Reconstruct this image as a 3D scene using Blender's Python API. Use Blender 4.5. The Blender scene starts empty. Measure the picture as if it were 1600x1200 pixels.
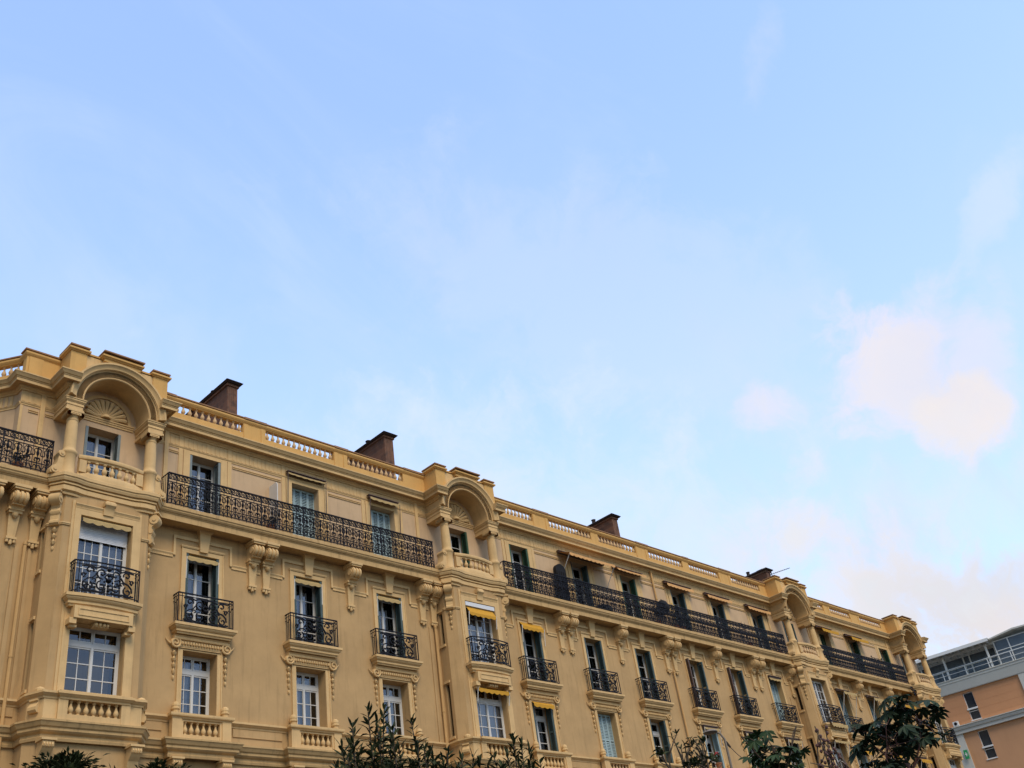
import bpy, bmesh, math, random
from mathutils import Vector, Matrix
R = math.radians
random.seed(7)
SC = bpy.context.scene
COL = SC.collection

# ------------------------------------------------------------------ camera, sky, sun, exposure
def cam_basis(yaw, pitch, roll):
    f = Vector((math.sin(yaw)*math.cos(pitch), math.cos(yaw)*math.cos(pitch), math.sin(pitch)))
    r = f.cross(Vector((0, 0, 1))).normalized(); u = r.cross(f)
    c, s = math.cos(roll), math.sin(roll)
    return c*r+s*u, -s*r+c*u, f
CR, CU, CF = cam_basis(R(49.44), R(32.606), R(-9.282))
cam = bpy.data.cameras.new('camera'); cam.sensor_width = 36; cam.lens = 36*1606.3/1600
cam.clip_start = .1; cam.clip_end = 3000
co = bpy.data.objects.new('camera', cam); COL.objects.link(co)
M = Matrix((CR, CU, -CF)).transposed().to_4x4(); M.translation = Vector((0, -28, 1.6))
co.matrix_world = M; SC.camera = co
SC.view_settings.view_transform = 'Standard'; SC.view_settings.look = 'None'
SC.view_settings.gamma = 1; SC.view_settings.exposure = 0.5
SC.cycles.use_denoising = True

SUN_EL, SUN_AZ = R(50), R(200)     # azimuth measured clockwise from +Y
def sky():
    w = bpy.data.worlds.new('World'); SC.world = w; w.use_nodes = True
    nt = w.node_tree; N = nt.nodes; L = nt.links; N.clear()
    out = N.new('ShaderNodeOutputWorld'); bg = N.new('ShaderNodeBackground'); bg.inputs['Strength'].default_value = .15
    L.new(bg.outputs[0], out.inputs[0])
    st = N.new('ShaderNodeTexSky'); st.sky_type = 'NISHITA'; st.sun_disc = False
    st.sun_elevation = SUN_EL; st.sun_rotation = SUN_AZ; st.air_density = 1.0; st.dust_density = .6; st.ozone_density = 2.0
    tc = N.new('ShaderNodeTexCoord'); D = tc.outputs['Generated']
    def vm(op, a, b=None):
        n = N.new('ShaderNodeVectorMath'); n.operation = op
        for i, x in ((0, a), (1, b)):
            if x is None: continue
            if isinstance(x, (tuple, Vector)): n.inputs[i].default_value = tuple(x)
            elif isinstance(x, float): n.inputs['Scale'].default_value = x
            else: L.new(x, n.inputs[i])
        return n.outputs['Value'] if op == 'DOT_PRODUCT' else n.outputs[0]
    def ma(op, a, b=None, c=None, clamp=False):
        n = N.new('ShaderNodeMath'); n.operation = op; n.use_clamp = clamp
        for i, x in enumerate((a, b, c)):
            if x is None: continue
            if isinstance(x, (int, float)): n.inputs[i].default_value = x
            else: L.new(x, n.inputs[i])
        return n.outputs[0]
    def noise(vec, sc, det=5, rough=.55, dist=0):
        n = N.new('ShaderNodeTexNoise'); n.inputs['Scale'].default_value = sc; n.inputs['Detail'].default_value = det
        n.inputs['Roughness'].default_value = rough; n.inputs['Distortion'].default_value = dist
        L.new(vec, n.inputs['Vector']); return n
    def ss(x, a, b):
        n = N.new('ShaderNodeMapRange'); n.interpolation_type = 'SMOOTHSTEP'
        n.inputs['From Min'].default_value = a; n.inputs['From Max'].default_value = b; L.new(x, n.inputs['Value']); return n.outputs[0]
    def mix(fac, a, b):
        n = N.new('ShaderNodeMix'); n.data_type = 'RGBA'
        if isinstance(fac, (int, float)): n.inputs[0].default_value = fac
        else: L.new(fac, n.inputs[0])
        for i, x in ((6, a), (7, b)):
            if isinstance(x, tuple): n.inputs[i].default_value = (*x, 1)
            else: L.new(x, n.inputs[i])
        return n.outputs[2]
    # high thin veil over the blue
    sep = N.new('ShaderNodeSeparateXYZ'); L.new(D, sep.inputs[0])
    el = sep.outputs['Z']
    mp = N.new('ShaderNodeMapping'); L.new(D, mp.inputs[0]); mp.inputs['Rotation'].default_value = (R(20), R(35), R(25)); mp.inputs['Scale'].default_value = (1.4, 3.8, 2.0)
    cir = noise(mp.outputs[0], 1.7, 8, .62, 1.2); veil_n = noise(D, 2.0, 6, .6, .8)
    streak = ma('MULTIPLY', ss(cir.outputs['Fac'], .42, .72), ss(veil_n.outputs['Fac'], .35, .7))
    side = ss(vm('DOT_PRODUCT', D, (math.sin(R(55)), math.cos(R(55)), .35)), -.35, .45)  # mask that dims the unseen sky behind the camera, lowering fill on the facade
    veil = ma('ADD', ma('MULTIPLY', streak, .30), ma('ADD', .18, ma('MULTIPLY', ss(el, .8, .2), .5)), clamp=True)
    veil = ma('MULTIPLY', veil, side)
    base = mix(1.0, st.outputs[0], st.outputs[0])
    tint = N.new('ShaderNodeMix'); tint.data_type = 'RGBA'; tint.blend_type = 'MULTIPLY'; tint.inputs[0].default_value = 1
    L.new(base, tint.inputs[6]); L.new(mix(side, (.55, .55, .55), SKY_TINT), tint.inputs[7])
    col = mix(veil, tint.outputs[2], VEIL)
    # warped direction for ragged cloud edges
    wn = noise(D, 5.0, 7, .62); wv = vm('SCALE', vm('SUBTRACT', wn.outputs['Color'], (.5, .5, .5)), .075)
    wn2 = noise(D, 22.0, 5, .6); wv2 = vm('SCALE', vm('SUBTRACT', wn2.outputs['Color'], (.5, .5, .5)), .022)
    W = vm('ADD', vm('ADD', D, wv), wv2)
    fine = noise(W, 11.0, 9, .66, .4); big = noise(W, 6.0, 4, .5); fine2 = noise(W, 8.0, 7, .6, .5)
    for (az, ele, su, sv, rot, soft, amt, c) in CLOUDS:
        a, e = R(az), R(ele)
        d = Vector((math.sin(a)*math.cos(e), math.cos(a)*math.cos(e), math.sin(e)))
        e1 = d.cross(Vector((0, 0, 1))).normalized(); e2 = e1.cross(d)
        q1 = math.cos(R(rot))*e1+math.sin(R(rot))*e2; q2 = -math.sin(R(rot))*e1+math.cos(R(rot))*e2
        u = vm('DOT_PRODUCT', W, q1*(1/R(su))); v = vm('DOT_PRODUCT', W, q2*(1/R(sv)))
        r2 = ma('ADD', ma('MULTIPLY', u, u), ma('MULTIPLY', v, v))
        m = ma('ADD', ma('ADD', r2, ma('MULTIPLY', ma('SUBTRACT', fine.outputs['Fac'], .5), 6.5)), ma('MULTIPLY', ma('SUBTRACT', big.outputs['Fac'], .5), 5.0))
        front = ma('GREATER_THAN', vm('DOT_PRODUCT', D, d), .6)
        fac = ma('MULTIPLY', ma('MULTIPLY', ss(m, 1+soft*1.15, 1-soft*1.25), amt), front)
        col = mix(fac, col, mix(ma('MULTIPLY', ss(fine2.outputs['Fac'], .45, .68), .55), c, (3.75, 3.75, 4.35)))
    L.new(col, bg.inputs['Color'])
SKY_TINT = (2.1, 2.1, 2.2)
VEIL = (3.1, 3.75, 4.7)
# azimuth, elevation, half width, half height, tilt, softness, amount, colour
CLOUDS = [
 (71.9, 28.9, 2.7, 3.0, -20, .95, .78, (4.60, 4.02, 3.78)),
 (74.4, 30.4, 2.6, 1.4, 25, 1.1, .45, (4.35, 4.05, 4.15)),
 (75.4, 28.2, 2.4, 2.4, 20, 1.2, .42, (3.85, 3.80, 4.35)),
 (64.9, 28.3, 1.4, 1.3, -20, 1.1, .65, (4.4, 3.95, 3.9)),
 (77.6, 26.6, 3.4, 1.2, 62, 1.1, .40, (4.25, 3.95, 3.95)),
 (74.9, 24.1, 1.7, 1.6, 40, 1.05, .8, (4.7, 4.05, 3.6)),
 (66.1, 24.3, 1.3, 1.0, 0, 1.1, .45, (4.3, 3.95, 3.95)),
 (69.5, 21.5, 6.5, 2.0, -15, 1.2, .4, (4.0, 4.0, 4.4)),
 (67.2, 17.6, 6.0, 3.9, -20, 1.1, .95, (4.45, 3.78, 3.45)),
 (71.4, 16.0, 4.8, 2.4, -20, 1.2, .9, (3.6, 3.38, 3.45)),
 (73.2, 14.2, 3.0, 1.6, -15, 1.0, .9, (4.1, 3.55, 3.3)),
 (72.3, 45.9, 1.0, 2.2, -30, 1.0, .2, (4.0, 4.0, 4.5)),
 (82.6, 33.5, 2.6, 1.0, 30, 1.1, .32, (4.1, 4.2, 4.6)),
 (60.0, 34.0, 16.0, 5.0, -35, 1.0, .28, (3.5, 3.9, 4.7)),
 (52.0, 20.0, 22.0, 8.0, -18, 1.0, .6, (3.75, 4.15, 4.65)),
]
sky()
sl = bpy.data.lights.new('sun', 'SUN'); sl.energy = 1.8; sl.angle = R(28); sl.color = (1, .865, .70)
so = bpy.data.objects.new('sun', sl); COL.objects.link(so)
sd = Vector((math.sin(SUN_AZ)*math.cos(SUN_EL), math.cos(SUN_AZ)*math.cos(SUN_EL), math.sin(SUN_EL)))
so.rotation_euler = sd.to_track_quat('Z', 'Y').to_euler(); so.location = (0, -40, 60)

# ------------------------------------------------------------------ materials
def mat(name, col, rough=.8, spec=.3, var=.0, vscale=3.0, bump=0., bscale=60., streak=0., metal=0., dark=None):
    m = bpy.data.materials.new(name); m.use_nodes = True
    nt = m.node_tree; N = nt.nodes; L = nt.links; b = N['Principled BSDF']
    b.inputs['Base Color'].default_value = (*col, 1); b.inputs['Roughness'].default_value = rough
    b.inputs['Specular IOR Level'].default_value = spec; b.inputs['Metallic'].default_value = metal
    geo = N.new('ShaderNodeNewGeometry')
    if var or streak:
        n1 = N.new('ShaderNodeTexNoise'); n1.inputs['Scale'].default_value = vscale; n1.inputs['Detail'].default_value = 6; n1.inputs['Roughness'].default_value = .65
        L.new(geo.outputs['Position'], n1.inputs['Vector'])
        cr = N.new('ShaderNodeValToRGB'); L.new(n1.outputs['Fac'], cr.inputs[0])
        lo = tuple(c*(1-var) for c in col); hi = tuple(min(1, c*(1+var)) for c in col)
        cr.color_ramp.elements[0].position = .3; cr.color_ramp.elements[1].position = .7
        cr.color_ramp.elements[0].color = (*lo, 1); cr.color_ramp.elements[1].color = (*hi, 1)
        o = cr.outputs[0]
        if streak:
            mp = N.new('ShaderNodeMapping'); mp.inputs['Scale'].default_value = (3.2, 3.2, .25); L.new(geo.outputs['Position'], mp.inputs[0])
            n2 = N.new('ShaderNodeTexNoise'); n2.inputs['Scale'].default_value = 1.6; n2.inputs['Detail'].default_value = 7; n2.inputs['Roughness'].default_value = .7
            L.new(mp.outputs[0], n2.inputs['Vector'])
            mr = N.new('ShaderNodeMapRange'); mr.inputs['From Min'].default_value = .52; mr.inputs['From Max'].default_value = .8
            mr.inputs['To Max'].default_value = streak; L.new(n2.outputs['Fac'], mr.inputs['Value'])
            mx = N.new('ShaderNodeMix'); mx.data_type = 'RGBA'; L.new(mr.outputs[0], mx.inputs[0]); L.new(o, mx.inputs[6])
            mx.inputs[7].default_value = (*(dark or tuple(c*.45 for c in col)), 1); o = mx.outputs[2]
        L.new(o, b.inputs['Base Color'])
    if bump:
        n3 = N.new('ShaderNodeTexNoise'); n3.inputs['Scale'].default_value = bscale; n3.inputs['Detail'].default_value = 4
        L.new(geo.outputs['Position'], n3.inputs['Vector'])
        bp = N.new('ShaderNodeBump'); bp.inputs['Strength'].default_value = bump; bp.inputs['Distance'].default_value = .01
        L.new(n3.outputs['Fac'], bp.inputs['Height']); L.new(bp.outputs[0], b.inputs['Normal'])
    return m
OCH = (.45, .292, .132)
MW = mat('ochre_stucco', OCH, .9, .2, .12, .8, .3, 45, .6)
MT = mat('ochre_trim', (.60, .405, .185), .85, .2, .09, 2.2, .2, 70, .45)
MP = mat('pinkish_stucco', (.53, .37, .215), .9, .2, .1, .8, .3, 45, .45)
MSLAB = mat('weathered_ledge', (.50, .33, .145), .9, .2, .1, 2.5, .3, 60, .75, dark=(.16, .10, .045))
MPAR = mat('parapet_stucco', (.58, .345, .115), .9, .2, .07, 2.0, .2, 60, .3)
MCAP = mat('cap_mortar', (.30, .17, .09), .9, .2, .2, 4, .3, 50)
MBAL = mat('baluster_stone', (.56, .38, .20), .85, .2, .12, 4, .2, 80)
MIRON = mat('wrought_iron', (.005, .005, .008), .6, .2, .3, 20)
MWOOD = mat('white_paint', (.56, .555, .52), .5, .4, .04, 3)
MGREY = mat('grey_shutter', (.19, .225, .22), .6, .3, .1, 3)
MTEAL = mat('teal_shutter', (.06, .09, .085), .6, .3, .15, 3)
MGREEN = mat('green_shutter', (.04, .09, .05), .6, .3, .15, 3)
MPALE = mat('pale_shutter', (.30, .40, .41), .65, .3, .1, 3)
MCURT = mat('net_curtain', (.50, .455, .43), .9, .1, .05, 6)
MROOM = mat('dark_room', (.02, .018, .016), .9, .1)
MAWY = mat('yellow_canvas', (.50, .26, .03), .85, .15, .08, 4)
MAWC = mat('cream_canvas', (.42, .30, .13), .85, .15, .12, 4)
MAWO = mat('faded_orange_canvas', (.62, .34, .13), .85, .15, .12, 4)
MBROWN = mat('brown_case', (.10, .065, .05), .6, .3, .2, 4)
MARM = mat('painted_arm', (.6, .58, .52), .5, .4)
MROLL = mat('roller_blind', (.62, .63, .63), .6, .3, .03, 4)
MPIPE = mat('ochre_pipe', (.52, .315, .12), .7, .3, .06, 3)
MDARKPIPE = mat('bronze_pipe', (.26, .16, .08), .7, .3, .1, 3)

def brick():
    m = bpy.data.materials.new('chimney_brick'); m.use_nodes = True
    N = m.node_tree.nodes; L = m.node_tree.links; b = N['Principled BSDF']
    tc = N.new('ShaderNodeTexCoord'); mp = N.new('ShaderNodeMapping'); L.new(tc.outputs['Object'], mp.inputs[0])
    mp.inputs['Rotation'].default_value = (R(90), 0, R(90))
    br = N.new('ShaderNodeTexBrick'); L.new(mp.outputs[0], br.inputs[0]); br.inputs['Scale'].default_value = 1
    br.inputs['Color1'].default_value = (.17, .072, .034, 1); br.inputs['Color2'].default_value = (.105, .044, .022, 1); br.inputs['Mortar'].default_value = (.15, .095, .06, 1)
    br.inputs['Brick Width'].default_value = .24; br.inputs['Row Height'].default_value = .08; br.inputs['Mortar Size'].default_value = .008
    n = N.new('ShaderNodeTexNoise'); n.inputs['Scale'].default_value = 3; n.inputs['Detail'].default_value = 6; L.new(tc.outputs['Object'], n.inputs[0])
    mx = N.new('ShaderNodeMix'); mx.data_type = 'RGBA'; mr = N.new('ShaderNodeMapRange'); mr.inputs['From Min'].default_value = .48; mr.inputs['From Max'].default_value = .7; mr.inputs['To Max'].default_value = .8
    L.new(n.outputs[0], mr.inputs[0]); L.new(mr.outputs[0], mx.inputs[0]); L.new(br.outputs[0], mx.inputs[6]); mx.inputs[7].default_value = (.025, .018, .014, 1)
    L.new(mx.outputs[2], b.inputs['Base Color']); b.inputs['Roughness'].default_value = .9
    return m
MBRICK = brick()
MSOOT = mat('sooty_slab', (.035, .026, .024), .85, .2, .3, 4, .3, 40)

def glass():
    m = bpy.data.materials.new('window_glass'); m.use_nodes = True
    N = m.node_tree.nodes; L = m.node_tree.links; N.remove(N['Principled BSDF'])
    tr = N.new('ShaderNodeBsdfTransparent'); tr.inputs[0].default_value = (.72, .76, .78, 1)
    gl = N.new('ShaderNodeBsdfGlossy'); gl.inputs['Roughness'].default_value = .04; gl.inputs[0].default_value = (.9, .92, .95, 1)
    fr = N.new('ShaderNodeFresnel'); fr.inputs[0].default_value = 1.55
    ad = N.new('ShaderNodeMath'); ad.operation = 'MULTIPLY_ADD'; ad.inputs[1].default_value = 1.5; ad.inputs[2].default_value = .03; ad.use_clamp = True
    n = N.new('ShaderNodeTexNoise'); n.inputs['Scale'].default_value = 1.4; g = N.new('ShaderNodeNewGeometry'); L.new(g.outputs['Position'], n.inputs[0])
    bp = N.new('ShaderNodeBump'); bp.inputs['Strength'].default_value = .15; bp.inputs['Distance'].default_value = .02; L.new(n.outputs[0], bp.inputs['Height']); L.new(bp.outputs[0], gl.inputs['Normal'])
    mx = N.new('ShaderNodeMixShader'); L.new(fr.outputs[0], ad.inputs[0]); L.new(ad.outputs[0], mx.inputs[0]); L.new(tr.outputs[0], mx.inputs[1]); L.new(gl.outputs[0], mx.inputs[2])
    L.new(mx.outputs[0], N['Material Output'].inputs[0])
    return m
MGLASS = glass()

# ------------------------------------------------------------------ mesh helpers
class MB:
    def __init__(s): s.v = []; s.f = []
    def add(s, vs, fs):
        o = len(s.v); s.v += [tuple(p) for p in vs]; s.f += [tuple(i+o for i in f) for f in fs]; return s
    def merge(s, other, off=(0, 0, 0), flipx=False, rz=0):
        c, sn = math.cos(rz), math.sin(rz); vs = []
        for (x, y, z) in other.v:
            if flipx: x = -x
            vs.append((c*x-sn*y+off[0], sn*x+c*y+off[1], z+off[2]))
        return s.add(vs, other.f)
    def box(s, x0, x1, y0, y1, z0, z1):
        v = [(x0, y0, z0), (x1, y0, z0), (x1, y1, z0), (x0, y1, z0), (x0, y0, z1), (x1, y0, z1), (x1, y1, z1), (x0, y1, z1)]
        return s.add(v, [(0, 3, 2, 1), (4, 5, 6, 7), (0, 1, 5, 4), (1, 2, 6, 5), (2, 3, 7, 6), (3, 0, 4, 7)])
    def frustum(s, a, b):      # two rectangles (x0,x1,y0,y1,z)
        v = []
        for (x0, x1, y0, y1, z) in (a, b): v += [(x0, y0, z), (x1, y0, z), (x1, y1, z), (x0, y1, z)]
        return s.add(v, [(0, 3, 2, 1), (4, 5, 6, 7), (0, 1, 5, 4), (1, 2, 6, 5), (2, 3, 7, 6), (3, 0, 4, 7)])
    def extrude(s, poly, axis, a, b):   # polygon in the two other axes
        n = len(poly)
        def P(p, t): return (t, p[0], p[1]) if axis == 'x' else ((p[0], t, p[1]) if axis == 'y' else (p[0], p[1], t))
        return s.add([P(p, a) for p in poly]+[P(p, b) for p in poly],
                     [tuple(range(n-1, -1, -1)), tuple(range(n, 2*n))]+[(i, (i+1) % n, n+(i+1) % n, n+i) for i in range(n)])
    def sweep(s, path, prof, closed=False, caps=True):
        n = len(path); m = len(prof); vs = []
        nor = []
        for i in range(n if closed else n-1):
            a, b = path[i], path[(i+1) % n]; dx, dy = b[0]-a[0], b[1]-a[1]; l = math.hypot(dx, dy); nor.append((dy/l, -dx/l))
        for i in range(n):
            if closed: n0, n1 = nor[i-1], nor[i]
            else: n0, n1 = nor[max(0, i-1)], nor[min(n-2, i)]
            k = 1+n0[0]*n1[0]+n0[1]*n1[1]; k = max(k, .25)
            mx, my = (n0[0]+n1[0])/k, (n0[1]+n1[1])/k
            for (d, z) in prof: vs.append((path[i][0]+mx*d, path[i][1]+my*d, z))
        fs = []
        for i in range(n if closed else n-1):
            j = (i+1) % n
            for k in range(m-1): fs.append((i*m+k, j*m+k, j*m+k+1, i*m+k+1))
        if caps and not closed:
            fs.append(tuple(range(m))); fs.append(tuple((n-1)*m+k for k in range(m-1, -1, -1)))
        return s.add(vs, fs)
    def cap(s, path, z):
        return s.add([(x, y, z) for x, y in path], [tuple(range(len(path)))])
    def tube(s, pts, r, n=4, r2=None):
        pts = [Vector(p) for p in pts]; N = len(pts); vs = []; fs = []
        for i, p in enumerate(pts):
            d = (pts[min(N-1, i+1)]-pts[max(0, i-1)]); d = d.normalized() if d.length > 1e-9 else Vector((0, 0, 1))
            a = d.cross(Vector((0, 1, 0))) if abs(d.y) < .9 else d.cross(Vector((1, 0, 0)))
            a.normalize(); b = d.cross(a); rr = r if r2 is None else r+(r2-r)*i/max(1, N-1)
            for k in range(n):
                t = 2*math.pi*(k+.5)/n; vs.append(p+a*rr*math.cos(t)+b*rr*math.sin(t))
        for i in range(N-1):
            for k in range(n): fs.append((i*n+k, i*n+(k+1) % n, (i+1)*n+(k+1) % n, (i+1)*n+k))
        fs.append(tuple(range(n-1, -1, -1))); fs.append(tuple((N-1)*n+k for k in range(n)))
        return s.add(vs, fs)
    def lathe(s, cx, cy, prof, n=12, z0=0):
        vs = []; fs = []; m = len(prof)
        for (r, z) in prof:
            for k in range(n):
                t = 2*math.pi*k/n; vs.append((cx+r*math.cos(t), cy+r*math.sin(t), z+z0))
        for i in range(m-1):
            for k in range(n): fs.append((i*n+k, i*n+(k+1) % n, (i+1)*n+(k+1) % n, (i+1)*n+k))
        fs.append(tuple(range(n-1, -1, -1))); fs.append(tuple((m-1)*n+k for k in range(n)))
        return s.add(vs, fs)
    def mesh(s, name, m, smooth=False):
        me = bpy.data.meshes.new(name); me.from_pydata(s.v, [], s.f); me.update()
        bm = bmesh.new(); bm.from_mesh(me); bmesh.ops.recalc_face_normals(bm, faces=bm.faces); bm.to_mesh(me); bm.free()
        for x in (m if isinstance(m, (list, tuple)) else [m]): me.materials.append(x)
        if smooth:
            for p in me.polygons: p.use_smooth = True
            try: me.set_sharp_from_angle(angle=R(38))
            except Exception: pass
        return me
WL = {}
def put(name, me, parent=None, loc=(0, 0, 0), rz=0):
    """link a mesh as one object; loc is given in world (or in the root's own frame when the root is rotated)"""
    o = bpy.data.objects.new(name, me); COL.objects.link(o); l = Vector(loc)
    WL[o.name] = l.copy()
    if parent is not None:
        o.parent = parent; l = l-WL[parent.name]
    o.location = l; o.rotation_euler = (0, 0, rz); return o
def part(name, mb, m, parent, smooth=False, loc=(0, 0, 0)): return put(name, mb.mesh(name, m, smooth), parent, loc)
def root(name, loc, label, cat, group=None, rz=0, inner=False):
    o = bpy.data.objects.new(name, None); COL.objects.link(o); o.location = loc; o.rotation_euler = (0, 0, rz)
    WL[o.name] = Vector((0, 0, 0)) if inner else Vector(loc)
    o['label'] = label; o['category'] = cat
    if group: o['group'] = group
    o.empty_display_size = .5
    return o
def tag(o, label, cat, group=None):
    o['label'] = label; o['category'] = cat
    if group: o['group'] = group
    return o
CACHE = {}
def cached(key, fn):
    if key not in CACHE: CACHE[key] = fn()
    return CACHE[key]

def wall_grid(mb, X0, X1, Z0, Z1, y, holes, depth):
    """vertical wall facing -Y with rectangular openings and their reveals"""
    xs = sorted({X0, X1, *[h[0] for h in holes], *[h[1] for h in holes]}); zs = sorted({Z0, Z1, *[h[2] for h in holes], *[h[3] for h in holes]})
    xs = [x for x in xs if X0 <= x <= X1]; zs = [z for z in zs if Z0 <= z <= Z1]
    for i in range(len(xs)-1):
        for j in range(len(zs)-1):
            cx, cz = (xs[i]+xs[i+1])/2, (zs[j]+zs[j+1])/2
            if any(h[0] < cx < h[1] and h[2] < cz < h[3] for h in holes): continue
            mb.add([(xs[i], y, zs[j]), (xs[i+1], y, zs[j]), (xs[i+1], y, zs[j+1]), (xs[i], y, zs[j+1])], [(0, 1, 2, 3)])
    for (a, b, c, d) in holes:
        e = y+depth
        mb.add([(a, y, c), (b, y, c), (b, y, d), (a, y, d), (a, e, c), (b, e, c), (b, e, d), (a, e, d)], [(0, 1, 5, 4), (1, 2, 6, 5), (2, 3, 7, 6), (3, 0, 4, 7)])

# ------------------------------------------------------------------ ground
g = MB(); g.add([(-600, -600, 0), (900, -600, 0), (900, 900, 0), (-600, 900, 0)], [(0, 1, 2, 3)])
gm = mat('asphalt', (.045, .043, .04), .9, .2, .2, .6, .3, 30)
o = part('ground', g, gm, None); o['kind'] = 'structure'
pv = MB(); pv.box(-60, 90, -5.5, -1.2, .004, .13)
o = part('pavement', pv, mat('pavement_stone', (.11, .10, .09), .9, .2, .1, 1.5), None); o['kind'] = 'structure'

# ------------------------------------------------------------------ the yellow apartment building
B = root('apartment_building', (40, 0, 0), 'long ochre yellow apartment building with arched bays, iron balconies and roof balustrade', 'building')
BAYS = [12.35, 27.65, 53.45, 67.9]
AX = dict(W2=16.0, W3=20.1, W4=23.72, B1=31.3, B2=35.3, B3=38.85, B4=42.85, B5=46.35, B6=50.15, C1=57.4, C2=61.0, C3=64.95)
ZL0, ZL1 = 11.1, 13.13      # lower windows
ZM0, ZM1 = 13.88, 16.37     # middle french windows
ZT0, ZT1 = 17.64, 20.02     # top french windows
WW = 1.18; BW = .8
holes_low = [(x-WW/2, x+WW/2, ZL0, ZL1) for x in AX.values()]+[(x-WW/2, x+WW/2, ZM0, ZM1) for x in AX.values()]
holes_top = [(x-WW/2, x+WW/2, ZT0, ZT1) for x in list(AX.values())+BAYS]
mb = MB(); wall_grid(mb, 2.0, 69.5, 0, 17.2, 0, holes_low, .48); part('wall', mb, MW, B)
mb = MB(); wall_grid(mb, 9.68, 69.5, 17.2, 21.42, 0, holes_top, .48)
mb.add([(9.68, 0, 17.2), (9.68, .33, 17.2), (9.68, .33, 21.15), (9.68, 0, 21.15)], [(0, 1, 2, 3)])
LX, LY = 9.68-2.55, .33+3.4
mb.add([(9.68, .33, 17.2), (LX, LY, 17.2), (LX, LY, 21.15), (9.68, .33, 21.15)], [(0, 1, 2, 3)])
mb.add([(69.5, 0, 0), (69.5, 16, 0), (69.5, 16, 21.15), (69.5, 0, 21.15)], [(0, 1, 2, 3)])
part('upper_wall', mb, MP, B)
mb = MB(); mb.add([(2, .35, 17.3), (9.5, .35, 17.3), (69.4, .35, 17.3), (69.4, 16, 17.3), (2, 16, 17.3)], [(0, 1, 2, 3, 4)])
mb.add([(LX, LY, 21.3), (9.68, .36, 21.3), (69.4, .36, 21.3), (69.4, 16, 21.3), (LX, 16, 21.3)], [(0, 1, 2, 3, 4)])
part('flat_roof', mb, MCAP, B)

# --- profiles (outward distance, height)
P_CORN = [(0, 20.64), (.04, 20.64), (.05, 20.68), (.10, 20.71), (.12, 20.77), (.13, 20.79), (.26, 20.80), (.26, 20.76), (.30, 20.76), (.30, 20.86), (.32, 20.87), (.32, 20.90), (.35, 20.91), (.38, 20.96), (.41, 21.01), (.42, 21.01), (.42, 21.05), (.1, 21.10), (-.3, 21.1)]
def prof_slab(p, z0, z1):
    h = z1-z0
    return [(0, z0), (p-.16, z0), (p-.16, z0-.03), (p-.12, z0-.03), (p-.12, z0+.36*h), (p-.1, z0+.38*h), (p-.1, z0+.44*h), (p-.07, z0+.46*h), (p-.03, z0+.58*h), (p-.03, z0+.66*h), (p, z0+.72*h), (p, z1-.02), (p-.02, z1), (0, z1)]
def bay_path_top(xc):       # main cornice around a bay, split at the arch
    return [(xc-1.6, 0), (xc-1.6, -.85), (xc-1.36, -.85)], [(xc+1.36, -.85), (xc+1.6, -.85), (xc+1.6, 0)]
def runs_between(first, end, fn):
    """paths along the facade, from the left end through every bay's left stub"""
    out = []; cur = list(first)
    for xc in BAYS:
        l, r = fn(xc); out.append(cur+l); cur = list(r)
    out.append(cur+list(end)); return out
first = [(LX, LY), (9.68, .33), (9.68, 0)]
mb = MB()
for p in runs_between(first, [(69.5, 0)] if False else [], bay_path_top):
    if len(p) > 1: mb.sweep(p, P_CORN)
part('cornice', mb, MT, B)
# fluted frieze and the thin moulding under it
mb = MB()
segs = [(9.68, 10.75)]+[(BAYS[i]+1.6, BAYS[i+1]-1.6) for i in range(3)]
for a, b in segs:
    n = int((b-a)/.17); st = (b-a)/n; mb.box(a, b, -.006, .0, 20.235, 20.639)
    for i in range(n): mb.box(a+i*st+.04, a+i*st+.125, -.016, .0, 20.26, 20.62)
    mb.sweep([(a, 0), (b, 0)], [(0, 20.13), (.02, 20.13), (.02, 20.17), (.035, 20.18), (.05, 20.22), (0, 20.23)])
dv = Vector((9.68-LX, .33-LY)); ll = dv.length; dv /= ll; nv = Vector((dv.y, -dv.x))
for i in range(18):
    p = Vector((LX, LY))+dv*(ll-.12-i*.17); q = p-dv*.085
    w = .016; vs = []
    for z in (20.26, 20.62): vs += [(p.x, p.y, z), (q.x, q.y, z), (q.x+nv.x*w, q.y+nv.y*w, z), (p.x+nv.x*w, p.y+nv.y*w, z)]
    mb.add(vs, [(0, 3, 2, 1), (4, 5, 6, 7), (0, 1, 5, 4), (1, 2, 6, 5), (2, 3, 7, 6), (3, 0, 4, 7)])
mb.sweep([(LX, LY), (9.68, .33), (9.68, 0)], [(0, 20.13), (.02, 20.13), (.02, 20.17), (.05, 20.22), (0, 20.23)])
part('frieze', mb, MT, B)
# pilaster strips and panel mouldings of the top floor
def strip(x0, x1, z0, z1, d=.035): part('pilaster_strip', MB().box(x0, x1, -d, .0, z0, z1), MT, B)
for k, x in AX.items():
    mb = MB(); hw = WW/2
    mb.box(x-hw-.24, x-hw-.002, -.035, 0, 17.62, 20.12); mb.box(x+hw+.002, x+hw+.24, -.035, 0, 17.62, 20.12); mb.box(x-hw-.002, x+hw+.002, -.031, 0, ZT1+.002, 20.12)
    part('architrave', mb, MT, B)
    strip(x-hw-.42, x-hw-.27, 17.62, 20.64, .022); strip(x+hw+.27, x+hw+.42, 17.62, 20.64, .022)
for a, b in segs[1:]:
    strip(a+.5, a+.64, 17.62, 20.66, .05); strip(b-.64, b-.5, 17.62, 20.66, .05)
strip(10.28, 10.42, 17.62, 20.66, .05); strip(9.68, 9.76, 17.62, 20.1, .03)
def panel(x0, x1, z0, z1):
    mb = MB()
    for (a, b, c, d) in ((x0, x1, z1-.035, z1), (x0, x1, z1-.10, z1-.075)): mb.box(a, b, -.028, .0, c, d)
    part('panel_moulding', mb, MT, B)
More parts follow.
